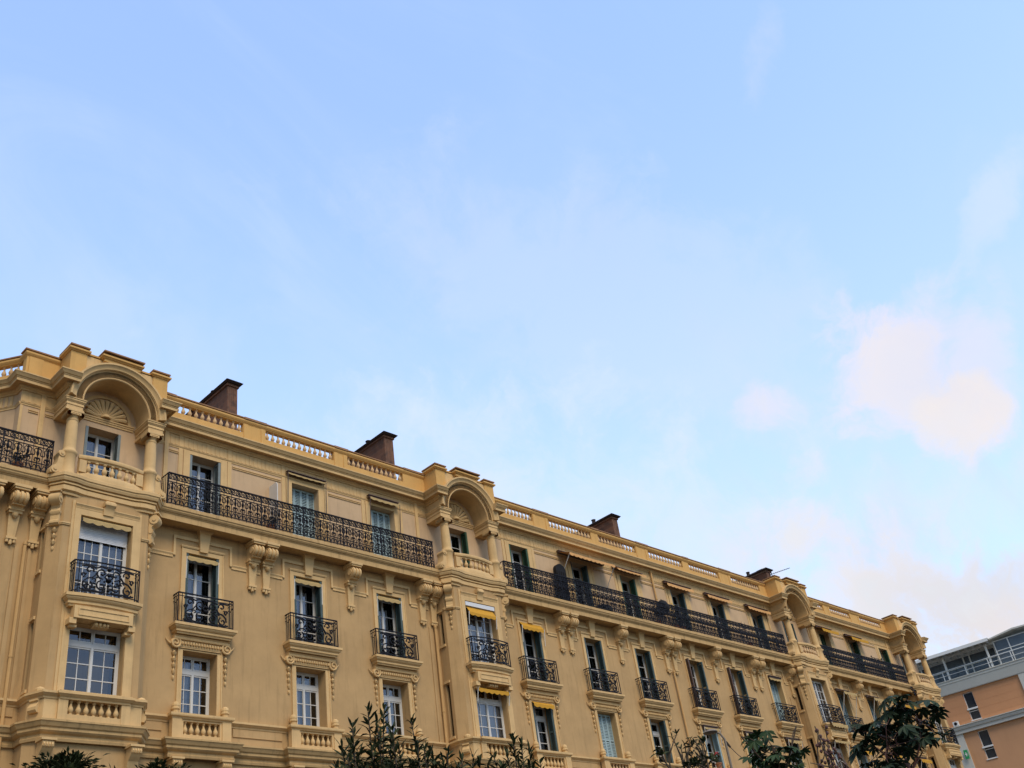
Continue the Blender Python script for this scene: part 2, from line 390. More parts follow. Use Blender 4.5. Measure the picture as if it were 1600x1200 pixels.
for a, b in ((16.0, 20.1), (20.1, 23.72), (31.3, 35.3), (35.3, 38.85), (42.85, 46.35), (46.35, 50.15), (57.4, 61), (61, 64.95), (38.85, 42.85)):
    panel(a+WW/2+.46, b-WW/2-.46, 17.9, 20.02)
panel(14.65, 15.0, 17.9, 20.02); panel(9.94, 10.24, 17.9, 20.02); panel(10.46, 10.72, 17.9, 20.02)

# --- long third floor balcony slabs
P_SLAB = prof_slab(.62, 17.17, 17.62)
for a, b in ((2.0, 10.72), (14.0, 26.0), (29.3, 51.8), (55.1, 66.25)):
    mb = MB(); mb.sweep([(a, 0), (b, 0)], P_SLAB); part('balcony_slab', mb, MSLAB, B)

# --- bays
def arc(cx, cy, r, a0, a1, n): return [(cx+r*math.cos(R(a0+(a1-a0)*i/n)), cy+r*math.sin(R(a0+(a1-a0)*i/n))) for i in range(n+1)]
BAYPLAN = [(-1.6, 0), (-1.6, -.48), (-1.3, -.8), (1.3, -.8), (1.6, -.48), (1.6, 0)]
def ent_path():
    p = [(-1.6, 0), (-1.6, -.56), (-1.40, -.82), (-1.12, -.82)]
    p += [(-1.0, -.80), (-.88, -.765), (-.72, -.745), (-.4, -.74), (0, -.74)]
    return p+[(-x, y) for x, y in reversed(p[:-1])]
ENT = ent_path()
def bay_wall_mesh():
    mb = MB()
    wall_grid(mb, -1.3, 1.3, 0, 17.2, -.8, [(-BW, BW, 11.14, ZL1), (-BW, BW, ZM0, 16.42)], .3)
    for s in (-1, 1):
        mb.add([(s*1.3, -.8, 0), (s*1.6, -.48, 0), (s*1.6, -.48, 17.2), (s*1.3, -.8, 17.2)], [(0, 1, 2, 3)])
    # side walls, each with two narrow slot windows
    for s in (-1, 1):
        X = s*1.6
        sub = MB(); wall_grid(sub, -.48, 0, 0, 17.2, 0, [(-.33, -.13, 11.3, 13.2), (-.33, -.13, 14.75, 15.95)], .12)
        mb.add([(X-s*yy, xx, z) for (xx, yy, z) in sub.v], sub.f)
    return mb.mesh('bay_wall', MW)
def bay_trim_mesh():
    mb = MB()
    y = -.8
    # tall moulded frame round the two windows
    for s in (-1, 1):
        mb.box(s*(BW+.01) if s > 0 else -(BW+.2), s*(BW+.2) if s > 0 else -(BW+.01), y-.05, y, 11.14, 16.62)
        mb.box(s*(BW+.2) if s > 0 else -(BW+.28), s*(BW+.28) if s > 0 else -(BW+.2), y-.028, y, 11.14, 16.86)
    mb.box(-BW-.01, BW+.01, y-.048, y, 16.43, 16.62)
    mb.sweep([(-BW-.2, y), (BW+.2, y)], [(0, 16.625), (.05, 16.625), (.06, 16.66), (.05, 16.67), (.075, 16.72), (.09, 16.74), (.09, 16.77), (0, 16.78)])
    # side windows trims
    for s in (-1, 1):
        X = s*1.6
        for z in (11.2, 13.24, 14.62, 16.0):
            xa, xb = sorted((X, X+s*.05)); mb.box(xa, xb, -.38, -.08, z, z+.09)
    # strip moulding under the consoles
    mb.sweep([(-1.6, 0), (-1.6, -.48), (-1.3, -.8), (-1.1, -.8)], [(0, 16.02), (.03, 16.02), (.035, 16.05), (.05, 16.06), (.05, 16.1), (0, 16.11)])
    mb.sweep([(1.1, -.8), (1.3, -.8), (1.6, -.48), (1.6, 0)], [(0, 16.02), (.03, 16.02), (.035, 16.05), (.05, 16.06), (.05, 16.1), (0, 16.11)])
    return mb.mesh('bay_moulding', MT)
def bay_ent_mesh():
    mb = MB(); prof = [(0, 16.98), (.03, 16.98), (.04, 17.04), (.02, 17.06), (.10, 17.1), (.10, 17.24), (.07, 17.245), (.07, 17.275), (.13, 17.28), (.13, 17.33), (.10, 17.335), (.10, 17.36), (.17, 17.37), (.20, 17.44), (.20, 17.48), (.23, 17.50), (.23, 17.60), (.21, 17.62)]
    mb.sweep(ENT, prof, caps=False)
    off = MB(); off.sweep(ENT, [(.21, 17.62), (.21, 17.63)], caps=False); mb.cap([(v[0], v[1]) for v in off.v[::2]], 17.62)
    mb.cap([(x, y) for x, y in ENT], 16.98)
    return mb.mesh('bay_entablature', MT)
def garland(mb, x, y, z, n=4, s=1.0):
    """hanging string of carved husks"""
    for i in range(n):
        zz = z-i*.17*s; w = (.085-.012*i)*s
        mb.lathe(x, y-.012, [(.01, -.10*s), (w*.55, -.075*s), (w*.75, -.04*s), (w, -.005*s), (w*.5, .01*s), (w*.35, .05*s), (.02, .07*s)], 7, zz)
    mb.lathe(x, y-.01, [(.004, -.09*s), (.03*s, -.05*s), (.035*s, 0), (.01, .04*s)], 6, z-n*.17*s)
def console_mesh():
    """scrolled bracket, local front = -Y, back at y=0, top at z=0"""
    mb = MB()
    top = arc(-.13, -.2, .17, 100, -95+360-360, 12)
    poly = [(0, 0), (-.22, 0), (-.24, -.05), (-.30, -.10), (-.32, -.19), (-.30, -.28), (-.22, -.36), (-.12, -.40), (-.09, -.47), (-.12, -.53), (-.15, -.58), (-.14, -.65), (-.10, -.70), (-.10, -.84), (-.14, -.88), (-.14, -.95), (-.08, -1.0), (0, -1.0)]
    mb.extrude(poly, 'x', -.13, .13)
    for s in (-1, 1):
        mb.extrude(arc(-.17, -.2, .15, 0, 330, 11), 'x', s*.13, s*.155); mb.extrude(arc(-.17, -.2, .055, 0, 330, 9), 'x', s*.155, s*.18)
        mb.extrude(arc(-.08, -.60, .06, 0, 330, 9), 'x', s*.13, s*.15)
    mb.box(-.16, .16, -.30, .0, 0.0, .05)
    garland(mb, 0, -.01, -1.13, 3, 1.1)
    return mb.mesh('console', MT, True)
def key_mesh():
    mb = MB()
    mb.extrude([(0, 0), (-.16, 0), (-.2, -.06), (-.2, -.14), (-.14, -.2), (-.1, -.3), (-.09, -.44), (0, -.46)], 'x', -.14, .14)
    for s in (-1, 1): mb.extrude(arc(-.11, -.1, .085, 0, 330, 10), 'x', s*.14, s*.175); mb.extrude([(-.02, -.2), (-.11, -.2), (-.08, -.44), (-.02, -.44)], 'x', s*.14, s*.16)
    return mb.mesh('keystone', MT, True)
COLPROF = [(.24, 0), (.24, .07), (.225, .08), (.225, .12), (.205, .15), (.205, .72), (.22, .74), (.245, .79), (.245, .83), (.215, .88), (.19, .92), (.185, 1.0), (.183, 1.4), (.165, 1.92), (.18, 1.94), (.18, 1.97), (.165, 1.98), (.165, 2.03), (.20, 2.09)]
def column_mesh():
    mb = MB(); mb.lathe(0, 0, COLPROF, 22)
    return mb.mesh('column', MT, True)
def capital_mesh():
    mb = MB(); z = 2.04
    mb.box(-.24, .24, -.24, .24, z+.13, z+.19)
    for s in (-1, 1):
        for t in (-1, 1):
            mb.merge(MB().extrude(arc(0, 0, .085, 0, 330, 10), 'y', -.2, .2), (s*.19, 0, z+.06))
    mb.box(-.16, .16, -.23, .23, z+.03, z+.129)
    for i in range(5): mb.lathe(-.1+.05*i, -.225, [(.004, -.03), (.022, -.015), (.025, .01), (.01, .03)], 6, z+.08)
    return mb.mesh('capital', MT, True)
def volute_mesh():   # scroll buttress on the outer side of each column pedestal
    mb = MB()
    poly = [(0, 0), (-.42, 0), (-.44, .1), (-.40, .2), (-.30, .27), (-.24, .36), (-.22, .5), (-.20, .62), (-.24, .70), (-.22, .78), (-.12, .82), (0, .82)]
    mb.extrude(poly, 'y', -.17, .17)
    for (cx, cz, r) in ((-.29, .13, .125), (-.13, .69, .095)):
        for s in (-1, 1): mb.extrude(arc(cx, cz, r, 0, 330, 12), 'y', s*.17, s*.2); mb.extrude(arc(cx, cz, r*.4, 0, 330, 9), 'y', s*.2, s*.225)
    return mb.mesh('volute', MT, True)
AR, AZ, AF = 1.09, 20.36, -.85
def arch_mesh():
    mb = MB(); zb, zt = 19.87, 21.12
    # impost beams running back from each column to the wall
    for s in (-1, 1):
        xa, xb = sorted((s*1.6, s*AR)); mb.box(xa, xb, AF, -.002, zb, AZ-.001)
    n = 28; fr = [(AR*math.cos(math.pi*i/n), AZ+AR*math.sin(math.pi*i/n)) for i in range(n+1)]
    # flat front with the round opening, and barrel soffit
    vs = []; fs = []
    for (x, z) in fr: vs.append((x, AF, z))
    for i in range(n+1):
        t = math.pi*i/n; c, s_ = math.cos(t), math.sin(t)
        k = min(1.6/abs(c) if abs(c) > 1e-6 else 9, (zt+.9-AZ)/s_ if s_ > 1e-6 else 9); vs.append((c*k, AF, AZ+s_*k))
    for i in range(n): fs.append((i, i+1, n+2+i, n+1+i))
    mb.add(vs, fs)
    vs = [(x, AF, z) for x, z in fr]+[(x, .0, z) for x, z in fr]
    mb.add(vs, [(i, i+1, n+2+i, n+1+i) for i in range(n)])
    for s in (-1, 1):
        mb.add([(s*1.6, AF, AZ), (s*1.6, 0, AZ), (s*1.6, 0, zt+.9), (s*1.6, AF, zt+.9)], [(0, 1, 2, 3)])
    return mb.mesh('archway', MT, True)
def archivolt_mesh():
    mb = MB()
    prof = [(AR+.02, 0), (AR+.02, .018), (AR+.05, .018), (AR+.055, 0), (AR+.25, 0), (AR+.25, .025), (AR+.28, .04), (AR+.285, .09), (AR+.30, .09), (AR+.305, .12), (AR+.36, .125), (AR+.39, .15), (AR+.43, .17), (AR+.45, .20), (AR+.51, .20), (AR+.51, 0)]
    n = 40; m = len(prof); vs = []
    for i in range(n+1):
        t = math.pi*i/n
        for (r, d) in prof: vs.append((r*math.cos(t), AF-d, AZ+.0+r*math.sin(t)))
    fs = [(i*m+k, (i+1)*m+k, (i+1)*m+k+1, i*m+k+1) for i in range(n) for k in range(m-1)]
    mb.add(vs, fs+[tuple(range(m)), tuple(n*m+k for k in range(m))])
    # entablature blocks over the capitals, wrapped back along the beams
    pe = [(0, 20.06), (.02, 20.06), (.02, 20.10), (.015, 20.11), (.015, 20.15), (.03, 20.16), (.05, 20.20), (.06, 20.21), (.06, 20.25), (.08, 20.27), (.08, 20.30), (0, 20.31)]
    pb = [(0, 19.869), (.025, 19.869), (.025, 19.93), (0, 19.935)]
    for s in (-1, 1):
        xa, xb = sorted((s*1.6, s*AR)); pth = [(xa, -.001), (xa, AF), (xb, AF), (xb, -.001)]
        mb.sweep(pth, pe, caps=False); mb.sweep(pth, pb, caps=False)
    return mb.mesh('archivolt', MT, True)
def shell_mesh():
    mb = MB(); cz = 20.42
    mb.sweep([(-.98, 0), (.98, 0)], [(0, 20.22), (.03, 20.22), (.035, 20.27), (.06, 20.29), (.06, 20.33), (.09, 20.35), (.09, 20.39), (0, 20.4)])
    for r0, r1, d in ((.78, .86, .05), (.86, .90, .025)):
        n = 24; vs = []
        for i in range(n+1):
            t = math.pi*i/n
            for (r, y) in ((r0, 0), (r0, -d), (r1, -d), (r1, 0)): vs.append((r*math.cos(t), y, cz-.02+r*math.sin(t)))
        mb.add(vs, [(i*4+k, i*4+4+k, i*4+5+k, i*4+1+k) for i in range(n) for k in range(3)])
    for i in range(11):                 # ribs of the shell
        t = math.pi*(i+.5)/11; c, s = math.cos(t), math.sin(t)
        pts = [(.14*c, -.03, cz+.12*s), (.35*c, -.06, cz+.33*s), (.55*c, -.085, cz+.53*s), (.66*c, -.07, cz+.64*s)]
        mb.tube(pts, .03, 6, .085)
        mb.lathe(.67*c, -.06, [(.005, -.06), (.06, -.03), (.075, 0), (.06, .03), (.005, .06)], 7, cz+.65*s)
    mb.lathe(0, -.04, [(.01, 0), (.17, .01), (.15, .1), (.08, .16), (.01, .19)], 9, cz)
    for s in (-1, 1): mb.tube([(s*.15, -.05, cz+.08), (s*.4, -.07, cz+.03), (s*.62, -.06, cz+.10), (s*.74, -.05, cz+.06)], .045, 6, .03)
    return mb.mesh('shell_ornament', MT, True)
def attic_mesh():
    mb = MB(); z0, z1 = 21.04, 22.04
    capp = [(0, z1), (.03, z1), (.05, z1+.03), (.09, z1+.05), (.09, z1+.11), (0, z1+.16)]
    for (path, zb) in (([(-1.66, .3), (-1.66, -.88), (-1.14, -.88), (-1.14, -.0)], z0), ([(1.14, 0), (1.14, -.88), (1.66, -.88), (1.66, .3)], z0),
                       ([(-1.14, -.74), (-.62, -.74)], 21.5), ([(.62, -.74), (1.14, -.74)], 21.5), ([(-.62, -.3), (-.62, -1.0), (.62, -1.0), (.62, -.3)], 21.93)):
        mb.sweep(path, [(0, zb)]+capp, caps=False)
    mb.box(-1.139, 1.139, -.735, -.3, 21.5, z1+.15); mb.box(-.619, .619, -.995, -.74, 21.93, z1+.15); mb.box(-1.655, -1.145, -.875, .3, z0+.01, z1+.15); mb.box(1.145, 1.655, -.875, .3, z0+.01, z1+.15)
    mb.box(-1.139, 1.139, -.3, .3, 21.6, z1+.149)
    return mb.mesh('bay_attic', MPAR)
def attic_cap_mesh():
    mb = MB()
    for (a, b, y) in ((-1.72, -1.08, -.96), (-.7, .7, -1.14), (1.08, 1.72, -.96)): mb.box(a, b, y, -.1, 22.223, 22.27)
    return mb.mesh('coping', MCAP)
BALP = [(.055, 0), (.055, .04), (.035, .05), (.06, .09), (.08, .15), (.07, .21), (.038, .29), (.028, .37), (.045, .40), (.055, .41), (.055, .45)]
def bal_mesh(h, k=1.0, m=None, key=''):
    def f():
        mb = MB(); mb.lathe(0, 0, [(r*k, z*h/.45) for r, z in BALP], 10); return mb.mesh('baluster', m or MBAL, True)
    return cached(('bal', h, k, key), f)
BALS = []        # (parent, location, mesh) - placed at the end, nearest 100 as objects of their own
def bowed(y0, b, x, w): return y0-b*(1-(x/w)**2)
def baybal_mesh():
    mb = MB(); w = 1.02; n = 16
    path = [(-w+2*w*i/n, bowed(-.74, .15, -w+2*w*i/n, w)) for i in range(n+1)]
    mb.sweep(path, [(-.10, 17.62), (.06, 17.62), (.06, 17.80), (.04, 17.83), (-.10, 17.83), (-.10, 17.62)])
    mb.sweep(path, [(-.10, 18.24), (.02, 18.24), (.03, 18.28), (.07, 18.30), (.09, 18.36), (.07, 18.42), (.02, 18.44), (-.10, 18.44), (-.10, 18.24)])
    for s in (-1, 1):
        for xa, xb in ((s*w, s*(w-.22)),):
            a, b = sorted((xa, xb)); mb.box(a, b, -.86, -.70, 17.83, 18.24)
    return mb.mesh('bay_balustrade', MT, True)
def small_rail_mesh(w, d, bow=0.0):
    """iron balcony cage: front at y=-d, local z from 0 to 1.0"""
    mb = MB(); H = .98; hw = w/2; t = .026
    def Y(x): return -d-bow*(1-(x/hw)**2)
    N = 10 if bow else 1
    fx = [-hw+w*i/N for i in range(N+1)]
    for z, r in ((H, .026), (H-.10, .014), (.07, .016)):
        mb.tube([(-hw, 0, z)]+[(x, Y(x), z) for x in fx]+[(hw, 0, z)], r, 4)
    for x in (-hw, -hw+.13, hw-.13, hw): mb.tube([(x, Y(x), 0), (x, Y(x), H)], .02 if abs(x) == hw else .013, 4)
    for s in (-1, 1):
        for yy in (-d*.33, -d*.66): mb.tube([(s*hw, yy, .07), (s*hw, yy, H)], .012, 4)
        mb.tube([(s*hw, -d, H-.2), (s*hw, -d*.5, H-.3), (s*hw, 0, H-.2)], .012, 4)
    def spiral(cx, cz, r0, r1, a0, a1, n=12, rr=t):
        pts = []
        for i in range(n+1):
            u = i/n; a = R(a0+(a1-a0)*u); r = r0+(r1-r0)*u; x = cx+r*math.cos(a); pts.append((x, Y(max(-hw, min(hw, x))), cz+r*math.sin(a)))
        mb.tube(pts, rr, 4)
    def curve(pts, rr=t): mb.tube([(x, Y(x), z) for x, z in pts], rr, 4)
    k = (hw-.16)/.8
    for s in (-1, 1):
        def A(a): return a if s > 0 else 180-a
        spiral(s*.20*k, .66, .17*k, .03, A(-100), A(330)); spiral(s*.20*k, .28, .16*k, .03, A(80), A(-330))
        spiral(s*.55*k, .72, .12*k, .03, A(200), A(-160)); spiral(s*.58*k, .24, .14*k, .03, A(130), A(520))
        curve([(s*.36*k, .62), (s*.45*k, .50), (s*.60*k, .46), (s*.70*k, .36), (s*.72*k, .24)]); curve([(s*.08*k, .12), (s*.25*k, .09), (s*.45*k, .12), (s*.6*k, .10), (s*.78*k, .13)])
        curve([(s*.05*k, .84), (s*.2*k, .86), (s*.38*k, .80), (s*.5*k, .85), (s*.76*k, .83)]); curve([(s*.04*k, .5), (s*.12*k, .56), (s*.03*k, .68)])
        spiral(s*.72*k, .56, .075, .02, A(270), A(-90), 9); spiral(s*.40*k, .42, .07, .02, A(0), A(300), 9, .02)
        for (x, z, r) in ((.33, .52, .035), (.5, .36, .03), (.64, .6, .03), (.12, .42, .035), (.7, .14, .03)): mb.lathe(s*x*k, Y(s*x*k), [(.004, -r), (r, 0), (.004, r)], 6, z)
    for (z, r) in ((.47, .09), (.80, .07), (.30, .05), (.62, .055), (.16, .05)): mb.lathe(0, Y(0), [(.004, -r), (r*.8, -r*.4), (r, 0), (r*.6, r*.5), (.004, r)], 8, z)
    return mb.mesh('railing', MIRON)
def ledge_mesh(w, d, z0, z1, bow=0.0, y=0.0):
    mb = MB(); hw = w/2
    if bow: path = [(-hw, y), (-hw, y-d+.2)]+[(-hw+w*i/10, y-d+.2-bow*(1-((2*i/10-1))**2)) for i in range(1, 10)]+[(hw, y-d+.2), (hw, y)]
    else: path = [(-hw+.2, y), (-hw+.2, y-d+.2), (hw-.2, y-d+.2), (hw-.2, y)]
    h = z1-z0
    prof = [(0, z0), (.05, z0), (.06, z0+.12*h), (.10, z0+.2*h), (.10, z0+.42*h), (.14, z0+.5*h), (.17, z0+.62*h), (.17, z0+.7*h), (.2, z0+.74*h), (.2, z1)]
    if bow: prof = [(a-.12, b) for a, b in prof]
    mb.sweep(path, prof, caps=False)
    o = MB(); o.sweep(path, [(prof[0][0], 0), (prof[-1][0], 0)], caps=False)
    mb.cap([(v[0], v[1]) for v in o.v[0::2]], z0); mb.cap([(v[0], v[1]) for v in o.v[1::2]], z1)
    return mb
def scroll_head_mesh():
    """carved scroll band over a lower window: local x centred, z absolute"""
    mb = MB()
    mb.box(-.72, .72, -.08, -.002, 13.22, 13.42)
    mb.sweep([(-.95, 0), (.95, 0)], [(0, 13.42), (.14, 13.42), (.16, 13.46), (.16, 13.50), (.2, 13.53), (0, 13.56)])
    for i in range(15): mb.lathe(-.65+.093*i, -.11, [(.005, -.06), (.035, -.03), (.035, .03), (.005, .06)], 6, 13.32)
    mb.box(-.8, .8, -.07, -.002, 13.14+.045, 13.215)
    for s in (-1, 1):
        mb.extrude(arc(s*.88, 13.32, .15, 0, 336, 16), 'y', -.10, -.002)
        sp = []
        for i in range(23):
            a = R(95+i*27) if s > 0 else R(85-i*27); r = .185-.0068*i; sp.append((s*.88-r*math.cos(a)*-1, -.10-.0015*i, 13.31+r*math.sin(a)))
        mb.tube(sp, .036, 6, .026)
        mb.tube([(s*1.02, -.06, 13.28), (s*1.12, -.05, 13.36), (s*1.18, -.03, 13.45)], .035, 5, .01)
        garland(mb, s*.88, -.015, 13.02, 4, 1.1)
    # moulded frame of the window below
    for s in (-1, 1):
        a, b = sorted((s*(WW/2+.002), s*(WW/2+.13))); mb.box(a, b, -.035, 0, 11.12, 13.17)
        a, b = sorted((s*(WW/2+.13), s*(WW/2+.17))); mb.box(a, b, -.055, 0, 11.12, 13.184)
    mb.box(-WW/2-.002, WW/2+.002, -.033, 0, 13.132, 13.17)
    return mb.mesh('carved_head', MT, True)
def surround_mesh():
    """eared frame and keystone over a middle window"""
    mb = MB()
    for s in (-1, 1):
        a, b = sorted((s*(WW/2+.002), s*(WW/2+.14))); mb.box(a, b, -.03, 0, 13.9, 16.52)
        a, b = sorted((s*(WW/2+.14), s*(WW/2+.17))); mb.box(a, b, -.05, 0, 13.9, 16.52)
        a, b = sorted((s*.98, s*1.06)); mb.box(a, b, -.05, 0, 16.2, 16.86)
        a, b = sorted((s*.16, s*1.06)); mb.box(a, b, -.047, 0, 16.80, 16.9)
    mb.box(-WW/2-.002, WW/2+.002, -.028, 0, 16.375, 16.52); mb.sweep([(-.78, 0), (.78, 0)], [(0, 16.53), (.05, 16.53), (.07, 16.57), (.07, 16.6), (0, 16.61)])
    v = [(-.14, -.10, 16.46), (.14, -.10, 16.46), (.2, -.16, 17.08), (-.2, -.16, 17.08), (-.14, 0, 16.46), (.14, 0, 16.46), (.2, 0, 17.08), (-.2, 0, 17.08)]
    mb.add(v, [(0, 1, 2, 3), (0, 4, 5, 1), (1, 5, 6, 2), (2, 6, 7, 3), (3, 7, 4, 0)]); mb.frustum((-.2, .2, -.17, 0, 17.08), (-.27, .27, -.24, 0, 17.168))
    return mb.mesh('window_surround', MT)
def corbel_mesh():
    """one scroll corbel: local x centred, back at y=0, z absolute"""
    mb = MB(); w = .2
    mb.box(-w-.05, w+.05, -.56, -.0, 17.05, 17.138); mb.box(-w-.02, w+.02, -.53, -.0, 16.99, 17.05)
    mb.box(-w+.02, w-.02, -.38, 0, 16.56, 16.99)
    for i in range(3):
        x0 = -w+.004+i*(2*w/3); n = 20; r = .205
        for (a, b, rr) in ((x0, x0+.03, r-.03), (x0+.03, x0+2*w/3-.03, r), (x0+2*w/3-.03, x0+2*w/3-.004, r-.03)): mb.extrude(arc(-.36, 16.79, rr, 0, 342, n-1), 'x', a, b)
    for s in (-1, 1): mb.extrude(arc(-.36, 16.79, .11, 0, 330, 11), 'x', s*w, s*(w+.03))
    mb.extrude([(0, 16.6), (-.30, 16.6), (-.22, 16.46), (-.16, 16.38), (0, 16.34)], 'x', -w+.03, w-.03)
    mb.box(-w-.02, w+.02, -.24, 0, 16.46, 16.53); mb.box(-w+.01, w-.01, -.20, 0, 16.38, 16.46)
    mb.lathe(0, -.17, [(.01, -.1), (.06, -.06), (.09, .0), (.09, .06)], 8, 16.32)
    mb.frustum((-.11, .11, -.07, 0, 15.66), (-.16, .16, -.13, 0, 16.37))
    mb.box(-.15, .15, -.12, 0, 15.60, 15.67)
    for x, z in ((-.10, 15.56), (.10, 15.56), (0, 15.50)): mb.lathe(x, -.06, [(.01, -.07), (.045, -.05), (.05, .0), (.05, .09)], 8, z)
    return mb.mesh('corbel', MT, True)
def band_mesh(L):
    mb = MB(); mb.sweep([(0, 0), (L, 0)], [(0, 16.12), (.03, 16.12), (.03, 16.17), (.02, 16.18), (.05, 16.24), (.05, 16.27), (0, 16.28)]); return mb

# --- windows ------------------------------------------------------------------
def frame_mesh(w, h, cols, rows, tr, dark=False):
    mb = MB(); y0 = 0; f = .055; hw = w/2
    mb.box(-hw, -hw+f, 0, .07, 0, h); mb.box(hw-f, hw, 0, .07, 0, h); mb.box(-hw+f, hw-f, 0, .07, h-f, h); mb.box(-hw+f, hw-f, 0, .07, 0, f)
    hh = h-f
    def leaf(x0, x1, z0, z1, c, r, st=.045):
        mb.box(x0, x0+st, .008, .06, z0, z1); mb.box(x1-st, x1, .008, .06, z0, z1); mb.box(x0+st, x1-st, .008, .06, z0, z0+st+.02); mb.box(x0+st, x1-st, .008, .06, z1-st, z1)
        a, b, cc, d = x0+st, x1-st, z0+st+.02, z1-st
        for i in range(1, c): x = a+(b-a)*i/c; mb.box(x-.012, x+.012, .016, .045, cc, d)
        for i in range(1, r): z = cc+(d-cc)*i/r; mb.box(a, b, .014, .047, z-.013, z+.013)
    if tr:
        zt = h-tr; mb.box(-hw+f, hw-f, -.01, .07, zt-.06, zt+.06)
        leaf(-hw+f, -.004, zt+.06, h-f, max(1, cols), 1); leaf(.004, hw-f, zt+.06, h-f, max(1, cols), 1); hh = zt-.06
    leaf(-hw+f, -.004, f, hh, cols, rows); leaf(.004, hw-f, f, hh, cols, rows)
    mb.box(-.035, .035, -.012, .008, f, hh)
    return mb.mesh('window', MWOOD)
def pane_mesh(w, h):
    mb = MB(); mb.add([(-w/2+.03, .032, .03), (w/2-.03, .032, .03), (w/2-.03, .032, h-.03), (-w/2+.03, .032, h-.03)], [(0, 1, 2, 3)]); return mb.mesh('pane', MGLASS)
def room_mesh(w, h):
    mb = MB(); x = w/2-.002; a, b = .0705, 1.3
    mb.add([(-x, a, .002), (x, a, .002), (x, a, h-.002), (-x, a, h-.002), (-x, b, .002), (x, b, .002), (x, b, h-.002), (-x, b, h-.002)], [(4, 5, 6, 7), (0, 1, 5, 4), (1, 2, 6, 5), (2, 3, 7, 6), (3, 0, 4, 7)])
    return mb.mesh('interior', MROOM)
def curtain_mesh(x0, x1, z0, z1):
    mb = MB(); n = max(6, int((x1-x0)/.03)); vs = []
    for i in range(n+1):
        x = x0+(x1-x0)*i/n; y = .13+.022*math.sin(i*1.7)+.012*math.sin(i*.61+x0*9)
        vs += [(x, y, z0), (x, y, z1)]
    mb.add(vs, [(2*i, 2*i+2, 2*i+3, 2*i+1) for i in range(n)]); return mb.mesh('curtain', MCURT, True)
def shutter_mesh(w, h, m):
    """louvred leaf: local x 0..w, thickness in y"""
    mb = MB(); st = .045
    mb.box(0, st, 0, .04, 0, h); mb.box(w-st, w, 0, .04, 0, h)
    for z in (0, h*.44, h-.08): mb.box(st, w-st, .001, .039, z, z+.08)
    n = int(h/.07)
    for i in range(n):
        z = .08+(h-.2)*i/n
        if abs(z-h*.44-.03) < .07: continue
        mb.add([(st, .004, z), (w-st, .004, z), (w-st, .034, z+.055), (st, .034, z+.055)], [(0, 1, 2, 3)])
    return mb.mesh('shutter', m)
def window(x, y, z, w, h, cols, rows, tr, shut=None, smat=None, curt=(), skey=''):
    """x centre, y of the wall face, z sill"""
    yy = y+(.40 if y == 0 else .25)
    fo = put('window', cached(('fr', w, h, cols, rows, tr), lambda: frame_mesh(w, h, cols, rows, tr)), B, (x, yy, z))
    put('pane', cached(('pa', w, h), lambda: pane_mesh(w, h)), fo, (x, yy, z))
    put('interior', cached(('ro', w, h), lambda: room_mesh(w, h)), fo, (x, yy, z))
    for (a, b, t) in curt:
        put('curtain', cached(('cu', w, h, a, b, t), lambda: curtain_mesh(a*w/2, b*w/2, .05, h*t)), fo, (x, yy, z))
    if shut:
        hs = h-.03; lw = w/4-.004
        sm = cached(('sh', lw, hs, smat.name), lambda: shutter_mesh(lw, hs, smat))
        zz = z+.015
        if shut == 'closed':
            for i in range(4): put('shutter', sm, fo, (x-w/2+.008+i*(lw+.004), y+.27, zz))
        elif shut == 'folded':       # two leaves stacked against each reveal
            for s in (-1, 1):
                for k in range(2):
                    xx = x+s*(w/2-.004-.044*k); put('shutter', sm, fo, (xx-(.0 if s > 0 else -.04), y-.02, zz), R(90))
        elif shut == 'out':          # leaves swung out from the wall
            put('shutter', cached(('sn', hs), lambda: shutter_mesh(.17, hs, MBROWN)), fo, (x-w/2+.0, y-.19, zz), R(90)); put('shutter', cached(('sn', hs), None), fo, (x-w/2-.045, y-.19, zz), R(90))
            put('shutter', sm, fo, (x+w/2+.0, y-.12, zz), R(90)); put('shutter', sm, fo, (x+w/2+.045, y-.12, zz), R(90))
    return fo
def awning(x, y, z, w, drop, proj, m, val=.16, arms=None, case=False, armlen=.6, armm=None, slope=None):
    """striped-free canvas: sloping sheet from (y,z) out to (y-proj, z-drop) with a scalloped valance"""
    mb = MB(); n = max(6, int(w/.05)); ns = max(3, round(w/.28)); vs = []
    for i in range(n+1):
        xx = x-w/2+w*i/n; sc = abs(math.sin(math.pi*ns*i/n))
        sag = .02*math.sin(math.pi*i/n)
        vs += [(xx, y, z), (xx, y-proj*.5, z-drop*.5-sag), (xx, y-proj, z-drop-sag), (xx, y-proj-.004, z-drop-sag-val*(.68+.32*sc))]
    fs = [(4*i+k, 4*i+4+k, 4*i+5+k, 4*i+1+k) for i in range(n) for k in range(3)]
    mb.add(vs, fs)
    a = part('awning', mb, m, B)
    if case:
        c = MB(); c.box(x-w/2-.03, x+w/2+.03, y-.16, y, z+.02, z+.05); c.tube([(x-w/2, y-.07, z-.03), (x+w/2, y-.07, z-.03)], .055, 8); part('awning_case', c, MBROWN, a)
    if arms == 'drop':
        for s in (-1, 1):
            t = MB(); t.tube([(x+s*(w/2+.015), y-proj, z-drop), (x+s*(w/2+.015), y-proj*.3-.05, z-drop-armlen)], .016, 5); part('awning_arm', t, armm or MARM, a)
    if arms == 'out':
        for s in (-1, 1):
            t = MB(); t.tube([(x+s*(w/2-.03), y-proj, z-drop), (x+s*(w/2-.03), y-.02, z-drop-armlen)], .018, 5); part('awning_arm', t, armm or MARM, a)
    return a

